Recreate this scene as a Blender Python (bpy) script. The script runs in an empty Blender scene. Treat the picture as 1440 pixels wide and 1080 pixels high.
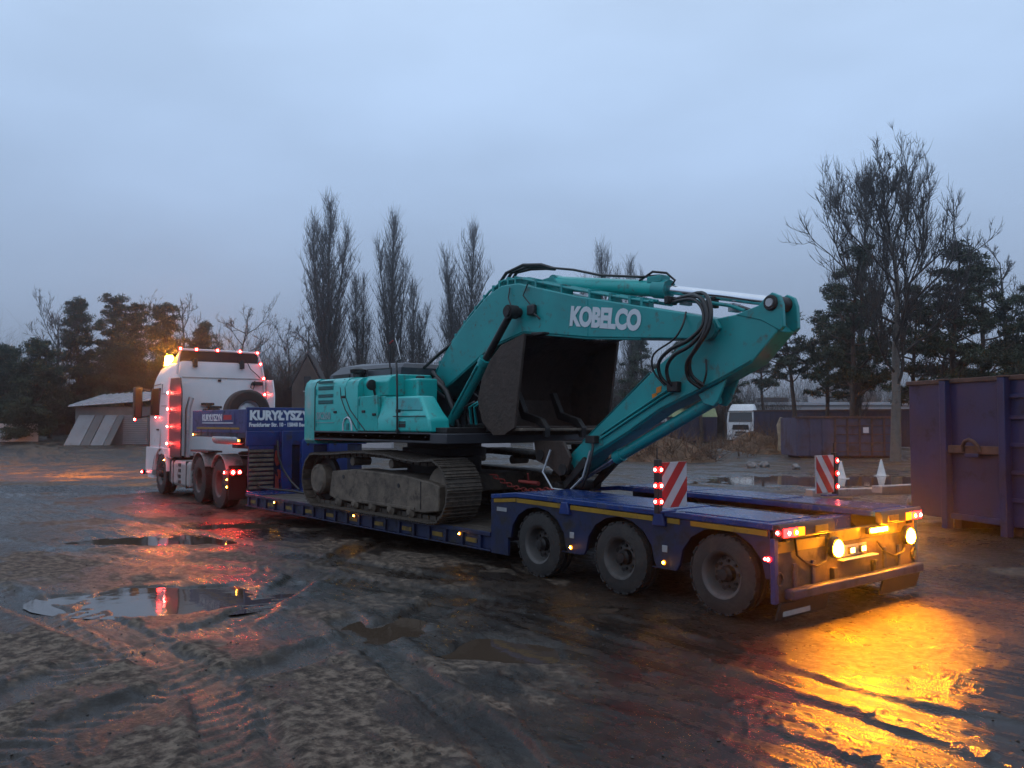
import bpy, bmesh, math, random
import numpy as np
from mathutils import Vector, Matrix, Euler

S = bpy.context.scene
COL = S.collection
rad = math.radians

# ------------------------------------------------------------------ camera
CAM = Vector((5.295, -6.972, 1.874))          # where the photographer stood
HEAD = rad(39.42)                             # angle between view axis and trailer axis
FWD = Vector((-math.cos(HEAD), math.sin(HEAD), 0)); RGT = Vector((math.sin(HEAD), math.cos(HEAD), 0))
cam_d = bpy.data.cameras.new('camera'); cam = bpy.data.objects.new('camera', cam_d); COL.objects.link(cam)
cam_d.sensor_width = 36; cam_d.lens = 36 * 1220 / 1440; cam_d.clip_start = .05; cam_d.clip_end = 3000
pitch = math.atan(54 / 1220)
look = FWD * math.cos(pitch) + Vector((0, 0, math.sin(pitch)))
cam.location = CAM; cam.rotation_euler = look.to_track_quat('-Z', 'Y').to_euler()
S.camera = cam

# ------------------------------------------------------------------ sky: dense dusk overcast
W = bpy.data.worlds.new('World'); S.world = W; W.use_nodes = True
nt = W.node_tree; nt.nodes.clear()
def N(t, **k):
    n = nt.nodes.new(t)
    for a, b in k.items(): setattr(n, a, b)
    return n
def ramp(n, pts):
    e = n.color_ramp.elements
    while len(e) < len(pts): e.new(.5)
    for i, (p, c) in enumerate(pts): e[i].position = p; e[i].color = (*c, 1)
tc = N('ShaderNodeTexCoord'); sep = N('ShaderNodeSeparateXYZ'); nt.links.new(tc.outputs['Generated'], sep.inputs[0])
rp = N('ShaderNodeValToRGB'); rp.color_ramp.interpolation = 'B_SPLINE'
ramp(rp, [(0, (.222, .272, .372)), (.12, (.305, .388, .540)), (.28, (.425, .580, .835)), (.5, (.535, .705, .960)), (1, (.70, .80, .93))])
nt.links.new(sep.outputs['Z'], rp.inputs[0])
mp = N('ShaderNodeMapping'); mp.inputs['Scale'].default_value = (1.2, 1.2, 3.5); nt.links.new(tc.outputs['Generated'], mp.inputs[0])
nz = N('ShaderNodeTexNoise'); nz.inputs['Scale'].default_value = 2.2; nz.inputs['Detail'].default_value = 5; nz.inputs['Roughness'].default_value = .5
nt.links.new(mp.outputs[0], nz.inputs['Vector'])
mr = N('ShaderNodeMapRange'); mr.inputs[1].default_value = .3; mr.inputs[2].default_value = .7; mr.inputs[3].default_value = .91; mr.inputs[4].default_value = 1.09
nt.links.new(nz.outputs[0], mr.inputs[0])
ml = N('ShaderNodeMix', data_type='RGBA', blend_type='MULTIPLY'); ml.inputs[0].default_value = 1
nt.links.new(rp.outputs[0], ml.inputs[6]); nt.links.new(mr.outputs[0], ml.inputs[7])
SUN_EL, SUN_AZ = rad(14), rad(200)
sky = N('ShaderNodeTexSky', sky_type='NISHITA'); sky.sun_disc = False; sky.sun_elevation = SUN_EL; sky.sun_rotation = SUN_AZ
bg1 = N('ShaderNodeBackground'); bg1.inputs[1].default_value = 1.03
bg2 = N('ShaderNodeBackground'); bg2.inputs[1].default_value = .004       # clear sky above the cloud, almost gone at dusk
nt.links.new(ml.outputs[2], bg1.inputs[0]); nt.links.new(sky.outputs[0], bg2.inputs[0])
ad = N('ShaderNodeAddShader'); nt.links.new(bg1.outputs[0], ad.inputs[0]); nt.links.new(bg2.outputs[0], ad.inputs[1])
out = N('ShaderNodeOutputWorld'); nt.links.new(ad.outputs[0], out.inputs[0])

sun_d = bpy.data.lights.new('sun', 'SUN'); sun_d.energy = .12; sun_d.angle = rad(60); sun_d.color = (.86, .92, 1)
sun = bpy.data.objects.new('sun', sun_d); COL.objects.link(sun); sun.location = (0, 0, 60)
sun.rotation_euler = (rad(48), 0, rad(25))

S.view_settings.view_transform = 'Standard'; S.view_settings.look = 'None'
S.view_settings.exposure = 0; S.view_settings.gamma = 1
S.render.engine = 'CYCLES'
S.cycles.use_denoising = True
try: S.cycles.denoiser = 'OPENIMAGEDENOISE'
except Exception: pass
S.cycles.max_bounces = 6; S.cycles.diffuse_bounces = 3; S.cycles.glossy_bounces = 3; S.cycles.transmission_bounces = 3; S.cycles.volume_bounces = 0
S.cycles.transparent_max_bounces = 6; S.cycles.sample_clamp_indirect = 4; S.cycles.caustics_reflective = False; S.cycles.caustics_refractive = False

# ------------------------------------------------------------------ materials
def new_mat(name):
    m = bpy.data.materials.new(name); m.use_nodes = True; m.node_tree.nodes.clear(); return m
def mat(name, col, rough=.5, metal=0., var=.18, vs=5., dirt=None, dscale=3., damt=.5, bump=.0, bs=40., coat=0., spec=.5, col2=None):
    """painted / worn surface: base colour with slow variation, dirt patches and fine relief"""
    m = new_mat(name); t = m.node_tree
    def n(ty, **k):
        q = t.nodes.new(ty)
        for a, b in k.items(): setattr(q, a, b)
        return q
    L = t.links.new
    o = n('ShaderNodeOutputMaterial'); p = n('ShaderNodeBsdfPrincipled'); L(p.outputs[0], o.inputs[0])
    p.inputs['Metallic'].default_value = metal; p.inputs['Specular IOR Level'].default_value = spec
    p.inputs['Coat Weight'].default_value = coat; p.inputs['Coat Roughness'].default_value = .15
    c = n('ShaderNodeTexCoord')
    z1 = n('ShaderNodeTexNoise'); z1.inputs['Scale'].default_value = vs; z1.inputs['Detail'].default_value = 6; L(c.outputs['Object'], z1.inputs['Vector'])
    r1 = n('ShaderNodeValToRGB'); lo = [max(0, x * (1 - var)) for x in col]; hi = [min(1, x * (1 + var)) for x in (col2 or col)]
    r1.color_ramp.elements[0].position = .32; r1.color_ramp.elements[0].color = (*lo, 1)
    r1.color_ramp.elements[1].position = .68; r1.color_ramp.elements[1].color = (*hi, 1)
    L(z1.outputs[0], r1.inputs[0]); colout = r1.outputs[0]
    rr = n('ShaderNodeMapRange'); rr.inputs[3].default_value = max(.03, rough - .12); rr.inputs[4].default_value = min(1, rough + .12); L(z1.outputs[0], rr.inputs[0]); rout = rr.outputs[0]
    if dirt:
        z2 = n('ShaderNodeTexNoise'); z2.inputs['Scale'].default_value = dscale; z2.inputs['Detail'].default_value = 9; z2.inputs['Roughness'].default_value = .68; L(c.outputs['Object'], z2.inputs['Vector'])
        d = n('ShaderNodeMapRange'); d.inputs[1].default_value = .68 - damt * .4; d.inputs[2].default_value = .80 - damt * .32; d.inputs[3].default_value = 0; d.inputs[4].default_value = .92; L(z2.outputs[0], d.inputs[0])
        mx = n('ShaderNodeMix', data_type='RGBA'); L(d.outputs[0], mx.inputs[0]); L(colout, mx.inputs[6]); mx.inputs[7].default_value = (*dirt, 1); colout = mx.outputs[2]
        mz = n('ShaderNodeMix', data_type='FLOAT'); L(d.outputs[0], mz.inputs[0]); L(rout, mz.inputs[2]); mz.inputs[3].default_value = .85; rout = mz.outputs[0]
    L(colout, p.inputs['Base Color']); L(rout, p.inputs['Roughness'])
    if bump:
        z3 = n('ShaderNodeTexNoise'); z3.inputs['Scale'].default_value = bs; z3.inputs['Detail'].default_value = 8; L(c.outputs['Object'], z3.inputs['Vector'])
        b = n('ShaderNodeBump'); b.inputs['Strength'].default_value = bump; b.inputs['Distance'].default_value = .02; L(z3.outputs[0], b.inputs['Height']); L(b.outputs[0], p.inputs['Normal'])
    return m
def emis(name, col, st):
    m = new_mat(name); t = m.node_tree
    o = t.nodes.new('ShaderNodeOutputMaterial'); e = t.nodes.new('ShaderNodeEmission'); e.inputs[0].default_value = (*col, 1); e.inputs[1].default_value = st
    t.links.new(e.outputs[0], o.inputs[0]); return m
MUD = (.052, .043, .036)
M = dict(
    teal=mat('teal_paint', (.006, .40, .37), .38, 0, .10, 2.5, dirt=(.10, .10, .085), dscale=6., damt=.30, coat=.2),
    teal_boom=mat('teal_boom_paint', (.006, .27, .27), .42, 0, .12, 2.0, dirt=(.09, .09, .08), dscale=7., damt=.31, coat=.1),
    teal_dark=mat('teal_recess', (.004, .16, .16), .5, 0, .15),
    grey_body=mat('grey_machine_paint', (.030, .031, .038), .42, 0, .2, 4, dirt=(.09, .085, .075), damt=.2),
    hood=mat('dark_grey_hood', (.045, .046, .056), .4, 0, .2, 4, dirt=(.09, .085, .08), damt=.18),
    black=mat('black_plastic', (.012, .012, .013), .45, 0, .2),
    hose=mat('rubber_hose', (.012, .011, .011), .4, 0, .3, 12, dirt=(.05, .045, .04), damt=.2),
    mudsteel=mat('muddy_steel', (.128, .098, .072), .72, 0, .35, 6, dirt=(.050, .038, .029), dscale=5, damt=.45, bump=.5, bs=22),
    track=mat('track_steel', (.090, .070, .053), .6, .2, .4, 9, dirt=(.035, .030, .026), dscale=7, damt=.45, bump=.5, bs=30),
    darksteel=mat('dark_oily_steel', (.018, .016, .016), .55, .2, .3, 8, dirt=(.05, .042, .036), damt=.35, bump=.3),
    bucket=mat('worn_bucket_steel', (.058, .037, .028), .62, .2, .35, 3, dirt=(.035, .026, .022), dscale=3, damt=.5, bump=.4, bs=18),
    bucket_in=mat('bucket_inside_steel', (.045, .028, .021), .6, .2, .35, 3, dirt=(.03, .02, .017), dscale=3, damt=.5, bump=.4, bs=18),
    chrome=mat('chrome_rod', (.72, .74, .78), .12, 1, .04),
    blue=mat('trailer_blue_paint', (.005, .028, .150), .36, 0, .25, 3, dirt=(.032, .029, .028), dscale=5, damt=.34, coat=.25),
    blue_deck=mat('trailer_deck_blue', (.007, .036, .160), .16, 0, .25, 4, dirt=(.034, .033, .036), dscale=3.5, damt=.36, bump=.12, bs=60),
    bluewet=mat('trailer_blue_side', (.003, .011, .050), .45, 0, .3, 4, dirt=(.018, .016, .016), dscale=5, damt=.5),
    yellow=mat('reflective_yellow', (.29, .16, .009), .4, 0, .15, 9, dirt=MUD, dscale=8, damt=.33),
    tailpanel=mat('grimy_tail_panel', (.050, .036, .028), .55, 0, .3, 4, dirt=(.02, .015, .012), dscale=4, damt=.45),
    yellowd=mat('muddied_reflective_yellow', (.20, .12, .012), .5, 0, .2, 9, dirt=MUD, dscale=8, damt=.45),
    white=mat('white_paint', (.70, .70, .71), .35, 0, .06, 2, dirt=(.32, .30, .28), dscale=2, damt=.12, coat=.3),
    dirtywhite=mat('dirty_white_plastic', (.34, .33, .32), .5, 0, .15, 3, dirt=(.13, .11, .10), damt=.45),
    boardwhite=mat('reflective_board_white', (.42, .42, .43), .5, 0, .08, 8, dirt=(.2, .18, .17), damt=.25),
    letter=mat('white_lettering', (.72, .72, .75), .5, 0, .05),
    kletter=mat('pale_lettering', (.62, .66, .70), .5, 0, .05),
    dimletter=mat('weathered_lettering', (.20, .33, .34), .6, 0, .2),
    redletter=mat('red_lettering', (.45, .015, .02), .5, 0, .05),
    red=mat('red_film', (.36, .010, .009), .45, 0, .1, dirt=MUD, damt=.1),
    rubber=mat('dusty_tyre_rubber', (.024, .022, .021), .8, 0, .3, 8, dirt=(.048, .042, .037), dscale=5, damt=.42, bump=.4, bs=35),
    rim=mat('dusty_rim', (.085, .078, .074), .6, .2, .25, 6, dirt=(.045, .04, .036), damt=.4),
    glass=mat('dark_glass', (.010, .012, .015), .08, 0, .1, spec=.6),
    plank=mat('deck_plank', (.075, .060, .048), .55, 0, .3, 3, dirt=(.045, .038, .033), damt=.5, bump=.4, bs=20),
    timber=mat('pale_timber', (.34, .26, .17), .75, 0, .25, 5, dirt=(.16, .13, .1), damt=.3),
    alu=mat('dull_aluminium', (.42, .43, .45), .4, .6, .1, 4, dirt=(.15, .14, .13), damt=.3),
    orange=mat('orange_sticker', (.60, .18, .01), .5, 0, .1),
    cont=mat('container_blue', (.005, .017, .080), .5, 0, .3, 1.5, dirt=(.012, .012, .024), dscale=2.6, damt=.34, bump=.15, bs=14),
    cont2=mat('faded_container', (.070, .070, .125), .6, 0, .25, 1.2, dirt=(.075, .040, .032), dscale=1.1, damt=.5, bump=.2, bs=14),
    rust=mat('rusty_edge', (.10, .052, .04), .8, 0, .4, 6),
    contd=mat('dark_container', (.030, .028, .062), .6, 0, .25, 1, dirt=(.055, .030, .025), dscale=1.4, damt=.4),
    conec=mat('white_cone_plastic', (.62, .60, .58), .6, 0, .1, 5),
    lime=mat('pale_green_tarpaulin', (.40, .45, .22), .6, 0, .1, 2),
    bark=mat('bark', (.050, .043, .038), .9, 0, .3, 4),
    bark_pale=mat('pale_bark', (.140, .125, .110), .9, 0, .25, 3, dirt=(.06, .05, .045), damt=.4),
    bark_pine=mat('pine_bark', (.075, .050, .038), .9, 0, .3, 3),
    needle=mat('pine_needles', (.022, .036, .016), .7, 0, .4, 1.2, col2=(.034, .048, .020)),
    scrub=mat('winter_scrub', (.055, .042, .032), .9, 0, .4, 1.0, col2=(.075, .058, .042)),
    brush=mat('dry_brushwood', (.140, .082, .048), .9, 0, .4, 2),
    sheet=mat('corrugated_sheet', (.23, .23, .245), .6, .1, .15, 1.5, dirt=(.2, .17, .15), damt=.35),
    sheetroof=mat('shed_roof', (.40, .40, .43), .6, .1, .15, 1.5, dirt=(.25, .22, .2), damt=.3),
    shedwall=mat('shed_wall', (.13, .125, .125), .8, 0, .2, 1.5),
    plaster=mat('pale_plaster', (.42, .41, .42), .85, 0, .1, .8, dirt=(.3, .28, .27), damt=.25),
    brick=mat('old_brown_brick', (.085, .062, .050), .9, 0, .25, 2, bump=.4, bs=20),
    roofd=mat('dark_roof', (.06, .05, .05), .8, 0, .2),
    stone=mat('rubble', (.22, .20, .19), .9, 0, .3, 6, bump=.5, bs=20),
    clod=mat('mud_clod', (.040, .033, .028), .6, 0, .3, 8, bump=.5, bs=25),
    red_chain_light=mat('red_chain_and_light', (.20, .018, .012), .7, 0, .2),  # red of the chain, also used for red light in the neck gap
)
RED = (1, .035, .02); AMB = (1, .42, .02)
E_redlens = emis('lit_red_lens', (1, .010, .010), 26)
E_redcore = emis('lit_red_core', (1, .10, .075), 320)
E_redlens2 = emis('small_red_lens', (1, .012, .012), 7)
E_redcore2 = emis('small_red_core', (1, .13, .10), 85)
E_ambdot = emis('lit_amber_core', (1, .46, .04), 160)
E_amblens = emis('lit_amber_lens', (1, .25, .01), 4)
E_amb = emis('bright_amber_lamp', (1, .28, .003), 1150)
E_cab = emis('amber_roof_beacon', (1, .36, .02), 260)
E_white = emis('plate_lamp', (1, .62, .12), 30)
E_head = emis('headlamp', (1, .72, .40), 20)

# ------------------------------------------------------------------ mesh helpers
ORG = {}
class MB:
    def __init__(s): s.v = []; s.f = []
    def add(s, vs, fs):
        k = len(s.v); s.v += [tuple(map(float, p)) for p in vs]; s.f += [tuple(i + k for i in f) for f in fs]; return s
    def box(s, x0, x1, y0, y1, z0, z1, tx=0, ty=0):
        a = [(x0, y0, z0), (x1, y0, z0), (x1, y1, z0), (x0, y1, z0), (x0 + tx, y0 + ty, z1), (x1 - tx, y0 + ty, z1), (x1 - tx, y1 - ty, z1), (x0 + tx, y1 - ty, z1)]
        return s.add(a, [(3, 2, 1, 0), (4, 5, 6, 7), (0, 1, 5, 4), (1, 2, 6, 5), (2, 3, 7, 6), (3, 0, 4, 7)])
    def obox(s, c, size, R):
        c = Vector(c); h = [q / 2 for q in size]; P = []
        for z in (-1, 1):
            for x, y in ((-1, -1), (1, -1), (1, 1), (-1, 1)): P.append(c + R @ Vector((x * h[0], y * h[1], z * h[2])))
        return s.add(P, [(3, 2, 1, 0), (4, 5, 6, 7), (0, 1, 5, 4), (1, 2, 6, 5), (2, 3, 7, 6), (3, 0, 4, 7)])
    def prism(s, pts, a, b, ax='y'):
        n = len(pts)
        def q(p, w): return {'y': (p[0], w, p[1]), 'x': (w, p[0], p[1]), 'z': (p[0], p[1], w)}[ax]
        return s.add([q(p, a) for p in pts] + [q(p, b) for p in pts], [tuple(range(n - 1, -1, -1)), tuple(range(n, 2 * n))] + [(i, (i + 1) % n, n + (i + 1) % n, n + i) for i in range(n)])
    def tube(s, pts, r, n=8, caps=True):
        pts = [Vector(p) for p in pts]; m = len(pts); rs = r if isinstance(r, (list, tuple)) else [r] * m
        ref = None; V = []
        for i, p in enumerate(pts):
            d = (pts[min(i + 1, m - 1)] - pts[max(i - 1, 0)]).normalized()
            if ref is None: ref = d.orthogonal().normalized()
            ref = (ref - d * ref.dot(d)).normalized(); bi = d.cross(ref)
            V += [p + (ref * math.cos(k * 2 * math.pi / n) + bi * math.sin(k * 2 * math.pi / n)) * rs[i] for k in range(n)]
        F = [(i * n + k, i * n + (k + 1) % n, (i + 1) * n + (k + 1) % n, (i + 1) * n + k) for i in range(m - 1) for k in range(n)]
        if caps: F += [tuple(range(n - 1, -1, -1)), tuple((m - 1) * n + k for k in range(n))]
        return s.add(V, F)
    def cyl(s, p0, p1, r, n=16): return s.tube([p0, p1], r, n)
    def lathe(s, prof, c, ax='y', n=32, caps='both'):
        """prof: (radius, offset along axis)"""
        V = []; m = len(prof); c = Vector(c)
        for r, h in prof:
            for k in range(n):
                a = 2 * math.pi * k / n; u, w = r * math.cos(a), r * math.sin(a)
                V.append(c + Vector({'y': (u, h, w), 'x': (h, u, w), 'z': (u, w, h)}[ax]))
        F = [(i * n + k, i * n + (k + 1) % n, (i + 1) * n + (k + 1) % n, (i + 1) * n + k) for i in range(m - 1) for k in range(n)]
        if caps == 'both': F += [tuple(range(n - 1, -1, -1))]
        if caps in ('both', 'end'): F += [tuple((m - 1) * n + k for k in range(n))]
        if caps == 'ring': F += [((m - 1) * n + k, (m - 1) * n + (k + 1) % n, (k + 1) % n, k) for k in range(n)]
        return s.add(V, F)
    def dome(s, c, nrm, r, depth=None, n=10):
        c = Vector(c); q = Vector(nrm).to_track_quat('Z', 'Y'); depth = depth or r; V = []
        for e in (0, 30, 60):
            for k in range(n):
                a = 2 * math.pi * k / n; V.append(c + q @ Vector((r * math.cos(rad(e)) * math.cos(a), r * math.cos(rad(e)) * math.sin(a), depth * math.sin(rad(e)))))
        V.append(c + q @ Vector((0, 0, depth)))
        F = [(i * n + k, i * n + (k + 1) % n, (i + 1) * n + (k + 1) % n, (i + 1) * n + k) for i in range(2) for k in range(n)] + [(2 * n + k, 2 * n + (k + 1) % n, 3 * n) for k in range(n)] + [tuple(range(n - 1, -1, -1))]
        return s.add(V, F)
    def loft(s, rings, caps=True):
        n = len(rings[0]); V = [p for r in rings for p in r]
        F = [(i * n + k, i * n + (k + 1) % n, (i + 1) * n + (k + 1) % n, (i + 1) * n + k) for i in range(len(rings) - 1) for k in range(n)]
        if caps: F += [tuple(range(n - 1, -1, -1)), tuple((len(rings) - 1) * n + k for k in range(n))]
        return s.add(V, F)
    def mesh(s, name, m, smooth=None, o=Vector((0, 0, 0))):
        me = bpy.data.meshes.new(name); me.from_pydata([(p[0] - o[0], p[1] - o[1], p[2] - o[2]) for p in s.v], [], s.f)
        bm = bmesh.new(); bm.from_mesh(me); bmesh.ops.recalc_face_normals(bm, faces=bm.faces); bm.to_mesh(me); bm.free()
        me.materials.append(M[m] if isinstance(m, str) else m)
        if smooth: me.shade_smooth(); me.set_sharp_from_angle(angle=rad(smooth))
        return me
    def build(s, name, m, parent=None, bevel=0, smooth=None, root=None, segs=2):
        o = ORG.get(root or parent, Vector((0, 0, 0))) if (parent or root) else Vector((0, 0, 0))
        me = s.mesh(name, m, smooth or (40 if bevel else None), o)
        ob = bpy.data.objects.new(name, me); COL.objects.link(ob)
        if parent: ob.parent = parent; ORG[ob] = o
        if bevel:
            b = ob.modifiers.new('bevel', 'BEVEL'); b.width = bevel; b.segments = segs; b.limit_method = 'ANGLE'; b.angle_limit = rad(35); b.harden_normals = False
        return ob
def tag(o, label=None, cat=None, group=None, kind=None):
    if label: o['label'] = label
    if cat: o['category'] = cat
    if group: o['group'] = group
    if kind: o['kind'] = kind
    return o
def thing(name, loc, label, cat, group=None, rz=0, local=False):
    o = bpy.data.objects.new(name, None); COL.objects.link(o); o.location = loc; o.rotation_euler = (0, 0, rz); o.empty_display_size = .3
    ORG[o] = Vector((0, 0, 0)) if local else Vector(loc)
    return tag(o, label, cat, group)
def text(body, size, pos, rot, m, parent, name, bold=0., ext=.002, shear=0., width=None, spacing=1., align='LEFT'):
    cu = bpy.data.curves.new(name, 'FONT'); cu.body = body; cu.size = size; cu.offset = bold; cu.extrude = ext; cu.shear = shear; cu.space_character = spacing; cu.resolution_u = 4; cu.align_x = align
    tmp = bpy.data.objects.new(name, cu); COL.objects.link(tmp); bpy.context.view_layer.update()
    me = bpy.data.meshes.new_from_object(tmp.evaluated_get(bpy.context.evaluated_depsgraph_get()))
    bpy.data.objects.remove(tmp); me.name = name
    xs = [v.co.x for v in me.vertices]; sx = (width / (max(xs) - min(xs))) if width else 1
    o = ORG.get(parent, Vector((0, 0, 0)))
    me.transform(Matrix.Translation(Vector(pos) - o) @ rot.to_matrix().to_4x4() @ Matrix.Diagonal((sx, 1, 1, 1)))
    me.materials.clear(); me.materials.append(M[m])
    ob = bpy.data.objects.new(name, me); COL.objects.link(ob); ob.parent = parent; ORG[ob] = o
    return ob
SIDE = Euler((rad(90), 0, 0))               # lettering on a face that looks towards -y
REAR = Euler((rad(90), 0, rad(90)))         # lettering on a face that looks towards +x
def lamp(parent, pos, nrm, r, kind, name='marker_lamp'):
    """a lit lamp: coloured lens with the burning core behind its middle"""
    a, b = {'red': (E_redlens, E_redcore), 'red2': (E_redlens2, E_redcore2), 'amber': (E_amblens, E_ambdot)}[kind]
    l = MB().dome(pos, nrm, r, r * .5).build(name, a, parent, smooth=60)
    c = Vector(pos) + Vector(nrm).normalized() * r * .42
    MB().dome(c, nrm, r * .52, r * .3, 8).build('lamp_core', b, l, smooth=60)
    return l
def point(parent, name, pos, col, watts, r=.05):
    d = bpy.data.lights.new(name, 'POINT'); d.energy = watts; d.color = col; d.shadow_soft_size = r
    o = bpy.data.objects.new(name, d); COL.objects.link(o); o.parent = parent; o.location = Vector(pos) - ORG.get(parent, Vector((0, 0, 0)))
    return o
def spot(parent, name, pos, aim, col, watts, size=165, r=.06, blend=.3):
    d = bpy.data.lights.new(name, 'SPOT'); d.energy = watts; d.color = col; d.shadow_soft_size = r; d.spot_size = rad(size); d.spot_blend = blend
    o = bpy.data.objects.new(name, d); COL.objects.link(o); o.parent = parent; o.location = Vector(pos) - ORG.get(parent, Vector((0, 0, 0))); o.rotation_euler = Vector(aim).to_track_quat('-Z', 'Y').to_euler()
    return o
def copy_tree(o, parent=None):
    c = o.copy(); COL.objects.link(c)
    if parent: c.parent = parent
    ORG[c] = ORG.get(o, Vector((0, 0, 0)))
    for ch in list(o.children): copy_tree(ch, c)
    return c
def at(lat, dist, z=0): p = Vector((CAM.x, CAM.y, 0)) + FWD * dist + RGT * lat; p.z = z; return p
# ------------------------------------------------------------------ ground
def hash2(ix, iy, seed):
    h = (ix.astype(np.int64) * 374761393 + iy.astype(np.int64) * 668265263 + seed * 974634777) & 0x7fffffff
    h = ((h ^ (h >> 13)) * 1274126177) & 0x7fffffff
    return (h ^ (h >> 16)) & 0x7fffffff
def perlin(x, y, seed=0):
    ix = np.floor(x); iy = np.floor(y); fx = x - ix; fy = y - iy
    def g(a, b):
        t = hash2(ix + a, iy + b, seed) * (2 * np.pi / 0x7fffffff); return np.cos(t) * (fx - a) + np.sin(t) * (fy - b)
    u = fx ** 3 * (fx * (fx * 6 - 15) + 10); v = fy ** 3 * (fy * (fy * 6 - 15) + 10)
    return ((g(0, 0) * (1 - u) + g(1, 0) * u) * (1 - v) + (g(0, 1) * (1 - u) + g(1, 1) * u) * v) * 1.5
def fbm(x, y, sc, octv=4, seed=0, gain=.5):
    a = 1; t = 0; s = 0
    for i in range(octv):
        t = t + a * perlin(x * sc, y * sc, seed + i * 17); s += a; a *= gain; sc *= 2.03
    return t / s
def sst(a, b, x):
    t = np.clip((x - a) / (b - a), 0, 1); return t * t * (3 - 2 * t)
def pline(x, y, pts):
    best = np.full_like(x, 1e9); sgn = np.zeros_like(x); along = np.zeros_like(x); acc = 0
    for (x0, y0), (x1, y1) in zip(pts[:-1], pts[1:]):
        dx, dy = x1 - x0, y1 - y0; L = math.hypot(dx, dy); t = np.clip(((x - x0) * dx + (y - y0) * dy) / (L * L), 0, 1)
        ex, ey = x - x0 - t * dx, y - y0 - t * dy; d = np.hypot(ex, ey); m = d < best
        best = np.where(m, d, best); sgn = np.where(m, np.sign(dx * ey - dy * ex), sgn); along = np.where(m, acc + t * L, along); acc += L
    return best, sgn, along
# tyre and track ruts: centre line, half width, depth, tread depth
RUTS = [([(.3, -2.75), (1.16, -2.64), (1.58, -2.48), (2.31, -2.47), (3.6, -2.6), (5.2, -3.1)], .17, .020, .004),
        ([(-1.5, -1.55), (.08, -1.59), (.88, -1.63), (1.6, -1.74), (2.71, -1.9), (4.2, -2.3), (6, -3.1)], .20, .022, .004),
        ([(-.6, -.95), (.54, -1.03), (1.84, -1.32), (2.54, -1.3), (3.6, -1.0), (6, -.4)], .18, .022, .004),
        ([(-.8, -7.2), (-1.49, -5.99), (-2.28, -4.99), (-2.81, -3.72), (-4.56, -2.13), (-6.86, .1)], .22, .045, .014),
        ([(.3, -7.4), (-.46, -6.1), (-.94, -5.2), (-1.17, -3.97), (-1.62, -2.64), (-2.5, -1.3)], .22, .050, .016),
        ([(-6.5, -5.3), (-4.85, -5.09), (-3.08, -4.84), (-1.74, -4.66), (-.27, -4.73), (.71, -5.0), (2, -5.6)], .24, .040, .016),
        ([(-4.2, -4.7), (-2.58, -4.63), (-.97, -4.61), (.58, -5.15), (1.6, -5.9)], .16, .035, .012),
        ([(-2.2, -2.9), (-.6, -3.28), (.67, -3.59), (1.59, -3.93), (3, -4.7)], .18, .045, .012),
        ([(-1.0, -3.2), (.4, -3.45), (1.26, -3.66), (2.6, -4.2)], .10, .030, .010),
        ([(-16, -5.6), (-10.6, -4.44), (-6.96, -3.34), (-5.21, -2.11), (-1.77, -1.35)], .25, .030, .012),
        ([(-24, -3.2), (-18, -2.6), (-12, -2.0), (-7.5, -1.7), (-3, -.9)], .25, .035, .012),
        ([(-26, 6), (-20, 3.2), (-19, -.5), (-21, -4)], .3, .03, .01),
        ([(3, 1.2), (6, 2.6), (9, 5.6)], .3, .04, .012), ([(2.5, 2.6), (5, 4), (8, 7.5)], .3, .04, .012),
        ([(-12, 12), (-5, 12.5), (0, 12), (6, 9)], .3, .04, .01), ([(-14, 15.5), (-5, 15.2), (2, 13)], .3, .04, .01)]
# puddles: lateral, distance, half size across, half size along the view, depth
PUD = [(-5.75, 14.0, 1.15, .62, .07), (-5.0, 16.0, .9, .5, .05), (-3.7, 9.35, 1.15, .72, .09), (-1.15, 8.05, .34, .42, .075), (-.05, 7.3, .52, .42, .07), (10.6, 28.3, 4.6, 2.6, .12), (6.5, 21.5, 1.8, 1.6, .08), (.75, 8.9, .4, .25, .04)]
WATER = -.030
# sodden stretches where water stands in the surface: lateral, distance, half sizes, amount
SOAK = [(2.0, 4.3, 1.8, 1.6, 1.5), (2.5, 5.6, 1.7, 1.3, 1.5), (-5.6, 14.4, 1.9, 2.2, 1.), (-2.8, 9.6, 2.6, 1.2, .9), (-.6, 7.9, 2.2, 1.5, .8), (1.2, 7.6, 1.6, 1.4, .7), (-13, 24, 6, 2, 1.), (10, 28, 7, 5, .9), (5.4, 9.5, 2.5, 3, .6), (4, 16, 5, 4, .5), (-10, 18, 4, 2.5, .6)]
def pud_mask(x, y):
    lx = (x - CAM.x) * RGT.x + (y - CAM.y) * RGT.y; ld = (x - CAM.x) * FWD.x + (y - CAM.y) * FWD.y
    nz = fbm(x, y, 1.4, 4, 91); dep = np.zeros_like(x)
    for l, d, a, b, dp in PUD:
        q = np.sqrt(((lx - l) / a) ** 2 + ((ld - d) / b) ** 2) + nz * .75
        dep = np.maximum(dep, dp * (1 - sst(.45, 1.25, q)))
    return dep
def terrain_base(x, y):
    lx = (x - CAM.x) * RGT.x + (y - CAM.y) * RGT.y; ld = (x - CAM.x) * FWD.x + (y - CAM.y) * FWD.y
    return .75 * sst(34, 80, ld) * sst(-2, -24, lx) + .9 * sst(70, 160, np.hypot(lx, ld))
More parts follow.
